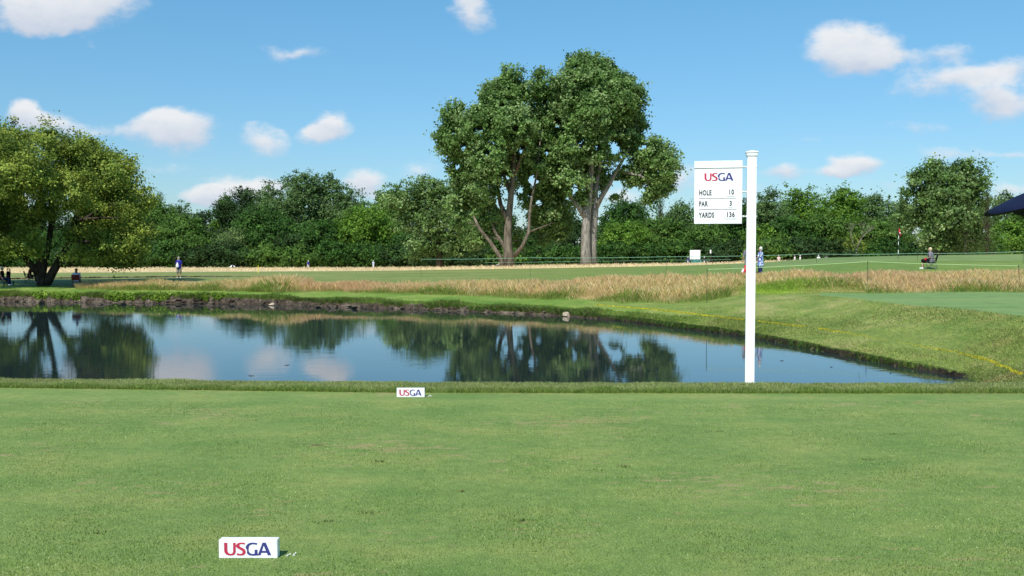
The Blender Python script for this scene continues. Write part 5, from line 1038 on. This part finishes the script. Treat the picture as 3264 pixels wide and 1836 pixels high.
# small white sign on a pole
q = at(2265, 802, 181.5); g = gz(q.x, q.y); t = empty('pole_sign', (q.x, q.y, g), 'small white panel on a dark pole right of the score board', 'sign')
MB().tube([(0, 0, 0), (0, 0, q.z - g - .3)], .03, 6).build('pole', BLACK, t); MB().box((0, 0, q.z - g), (.26, .06, .72), bev=.02).build('panel', WHITE, t)
# score board and banner
q0 = at(2199, 797, 185); q1 = at(2232, 827, 185); g = gz(q0.x, 185); cx = (q0.x + q1.x) / 2
t = empty('score_board', (cx, 185, g), 'white square score board standing before the woods', 'score board')
bw_ = q1.x - q0.x; MB().box((0, 0, (q0.z + q1.z) / 2 - g), (bw_, .12, q0.z - q1.z), bev=.02).build('panel', WHITE, t)
for s in (-1, 1): MB().box((s * bw_ * .4, .08, (q1.z - g) / 2), (.09, .09, abs(q1.z - g) + .2)).build('leg', ALU, t)
b = MB()
for i in range(5): b.box((-bw_ * .32 + (i % 2) * .04, -.065, q1.z - g + .28 + .22 * i), (.32 - .04 * i, .01, .07))
b.build('score_rows', mat('pale_grey_print', (.5, .5, .53), .6), t)
q = at(2219, 834, 184); g = gz(q.x, 184); t = empty('banner', (q.x + .4, 184, g), 'dark green banner with teal letters below the white score board', 'banner')
hh = q.z - g + .35; MB().box((0, 0, hh / 2), (5.4, .05, hh)).build('cloth', mat('banner_green', (.02, .05, .05), .8), t)
text('USGA', -1.35, hh - .62, .82, .92, -.03, mat('teal_print', (.05, .42, .38), .6), t, 'lettering', .02)
# golf cart behind the leaning cottonwood
def cart(loc, rz, label, roofm, bodym):
    t = empty('golf_cart', loc, label, 'golf cart', None, rz)
    b = MB(); b.box((0, 0, .42), (1.15, 2.2, .16), bev=.04); b.box((0, .85, .62), (1.1, .5, .34), bev=.08); b.box((0, -.75, .60), (1.1, .7, .28), bev=.06); b.build('body', bodym, t)
    b = MB(); b.box((0, -.35, .78), (1.0, .5, .14), bev=.04); b.box((0, -.62, 1.05), (1.0, .12, .45), bev=.04); b.build('seat', mat('cart_seat', (.6, .57, .5), .6), t)
    MB().box((0, -.1, 1.86), (1.2, 1.75, .07), bev=.03).build('roof', roofm, t)
    for x in (-.52, .52):
        for y0, y1 in ((.62, .52), (-.95, -.85)): MB().tube([(x, y0, .6), (x, y1, 1.84)], .022, 6).build('roof_post', BLACK, t)
        for y in (.75, -.72):
            w_ = MB().tube([(x - .09, y, .22), (x + .09, y, .22)], .22, 16).build('wheel', TYRE, t); MB().tube([(x - .095, y, .22), (x + .095, y, .22)], .11, 10).build('hub', ALU, w_)
    MB().tube([(-.25, .35, .95), (-.25, .6, .62)], .02, 6).build('steering_column', BLACK, t)
cart(stand(1583, 163), R(70), 'golf cart with a cream roof behind the leaning cottonwood trunk', mat('cream_plastic', (.75, .70, .58), .5), NAVY)
# open umbrella lying low over the far grass
def umbrella(loc, Rr, Hh, rimz, mats_, name, label, shaft_to, ribs=8, rz=0, tilt=0, prints=False):
    t = empty(name, loc, label, 'umbrella', None, rz); t.rotation_euler.x = tilt
    def surf(a, r_): # scalloped dome
        k_ = abs(math.cos(ribs / 2 * a)); rr = r_ * Rr * (1 - .06 * (1 - k_)); return (rr * math.cos(a), rr * math.sin(a), rimz + Hh * (1 - r_ ** 1.7) + .05 * (1 - k_) * r_ * Rr)
    for p_ in range(2 if mats_[0] is not mats_[1] else 1):
        bm = bmesh.new(); na, nr_ = ribs * 6, 8
        vv = [[bm.verts.new(surf(2 * math.pi * i / na, max(.02, j / nr_))) for j in range(nr_ + 1)] for i in range(na)]
        for i in range(na):
            if mats_[0] is not mats_[1] and (i // 6) % 2 != p_: continue
            for j in range(nr_): bm.faces.new((vv[i][j], vv[(i + 1) % na][j], vv[(i + 1) % na][j + 1], vv[i][j + 1]))
        bmesh.ops.delete(bm, geom=[v_ for v_ in bm.verts if not v_.link_faces], context='VERTS')
        me = bpy.data.meshes.new('canopy'); bm.to_mesh(me); bm.free(); o = mobj('canopy', me, t, mats_[p_], True); o.modifiers.new('t', 'SOLIDIFY').thickness = .004
    for i in range(ribs):
        a = 2 * math.pi * i / ribs; MB().tube([(surf(a, r_)[0], surf(a, r_)[1], surf(a, r_)[2] - .012) for r_ in (.03, .3, .6, .98)], .004, 5).build('rib', BLACK, t)
    MB().tube([(0, 0, shaft_to), (0, 0, rimz + Hh + .06)], .016, 8).build('shaft', BLACK, t)
    if prints:
        a0 = math.pi * 1.06
        for kq in range(4):
            bm = bmesh.new(); aa = a0 + kq * .085; V_ = []
            for i in range(5):
                for j in range(3):
                    x, y, z = surf(aa + (i / 4) * .05 + j * .006, .80 - .10 * (j / 2) ); V_.append(bm.verts.new((x * 1.004, y * 1.004, z + .006)))
            for i in range(4):
                for j in range(2): bm.faces.new((V_[i * 3 + j], V_[(i + 1) * 3 + j], V_[(i + 1) * 3 + j + 1], V_[i * 3 + j + 1]))
            me = bpy.data.meshes.new('white_print'); bm.to_mesh(me); bm.free(); mobj('white_print', me, t, WHITEC)
    return t
ug = stand(741, 188); umbrella((ug.x, ug.y, at(741, 850, 188).z - .35), .72, .42, .25, (BLACKC, WHITEC), 'open_umbrella', 'open black and white umbrella low over the far meadow', .0 - .5)
UNAVY = mat('umbrella_navy', (.008, .012, .04), .7, .15)
u8 = at(3150, 682, 14.0); ug8 = gz(u8.x + 1.7, 14.0); un = umbrella((u8.x + 1.72, 14.0, ug8), 1.62, .60, u8.z - ug8, (UNAVY, UNAVY), 'parasol', 'navy umbrella reaching in at the right edge of the picture', 0.03, prints=True, rz=R(0))
MB().tube([(0, 0, 0), (0, 0, .05), (0, 0, .08)], [.22, .22, .06], 20).build('base', BLACK, un)
# rocks on the shore, twigs in the water, a bird
def rock(px, py, size, label, m):
    a, b_ = dirs(px, py); d = (WZ - CAMH) / b_ ; b = MB(); b.ball((0, 0, 0), 1, 3)
    rs = np.random.default_rng(px)
    pl = [(Vector(rs.normal(0, 1, 3)).normalized(), rs.uniform(.35, .75)) for _ in range(14)]
    for v_ in b.bm.verts:
        for n_, o_ in pl:
            q_ = v_.co.dot(n_) - o_
            if q_ > 0: v_.co -= n_ * q_
        v_.co.x *= size[0]; v_.co.y *= size[1]; v_.co.z *= size[2]
    o = b.build('rock', m); o.location = (a * d, d, WZ + size[2] * .25); o.rotation_euler = (0, R(-12), px); tag(o, label, 'rock')
rk = turf_mat('pale_stone', (.30, .24, .18), (.42, .35, .27), (.5, .43, .35), 2, 14, .8, fine_amt=.3)
rock(1806, 1009, (.27, .2, .24), 'pale angular rock at the waterline below the cottonwoods', rk)
rock(866, 974, (.27, .2, .15), 'pale low rock at the waterline of the left bank', rk)
rk2 = turf_mat('dark_stone', (.05, .042, .034), (.085, .07, .056), (.13, .11, .09), 2, 14, .9, fine_amt=.4)
for i, (px, py, w_) in enumerate([(130, 966, .5), (215, 966, .42), (330, 970, .4), (395, 970, .5), (480, 971, .38), (660, 974, .4), (1010, 980, .45), (1060, 981, .6), (1130, 983, .5), (1165, 984, .35)]):
    rock(px, py + 1, (w_ * (.6 + .3 * (i % 3)), w_ * .5, w_ * .30), ['dark stone in the mud bank below the willow', 'dark stone in the bank just right of the willow', 'dark stone in the bank left of the grass tuft', 'larger dark stone right beside it in the left bank', 'dark stone in the bank below the person in royal blue',
         'dark stone right of the person in royal blue on the waterline', 'grey stone in the mud bank left of the big one', 'biggest grey stone in the mud bank left of centre', 'grey stone right of the biggest one in the bank', 'small grey stone where the mud bank meets the green one'][i], rk2)
for i, (px, py) in enumerate([(801, 1198), (2492, 1150), (2650, 1171), (2838, 1190), (2356, 1090), (915, 1164)]):
    a, b_ = dirs(px, py); d = (WZ - CAMH) / b_; b = MB(); b.tube([(-.08, 0, .004), (0, .012, .010), (.09, -.01, .005)], [.004, .007, .003], 6); b.tube([(0, .012, .008), (.02, .03, .03)], [.004, .002], 5)
    o = b.build('twig', mat('wet_wood', (.04, .035, .03), .6)); o.location = (a * d, d, WZ); o.rotation_euler = (0, 0, px)
    tag(o, ['twig floating left of the farther marker', 'twig floating just right of the sign post', 'twig floating midway between sign post and pond tip', 'twig floating near the right tip of the pond', 'twig floating left of the sign post by the bank', 'twig floating in the blue water above the collar, left'][i], 'twig', 'twigs floating on the pond')
q = at(2747, 601, 90); t = empty('bird', q, 'small dark bird flying above the trees left of the flag', 'bird')
MB().tube([(-.14, 0, 0), (-.05, 0, .01), (.06, 0, .015), (.13, 0, .02), (.16, 0, .02)], [.01, .03, .035, .022, .004], 8).build('body', BLACKC, t, True)
for s in (1, -1):
    b = MB(); vs = [b.bm.verts.new(x) for x in [(-.03, 0, .02), (.06, 0, .02), (.05, s * .16, .07), (-.02, s * .30, .02), (-.05, s * .15, .06)]]; b.bm.faces.new(vs); o = b.build('wing', BLACKC, t); o.modifiers.new('t', 'SOLIDIFY').thickness = .006
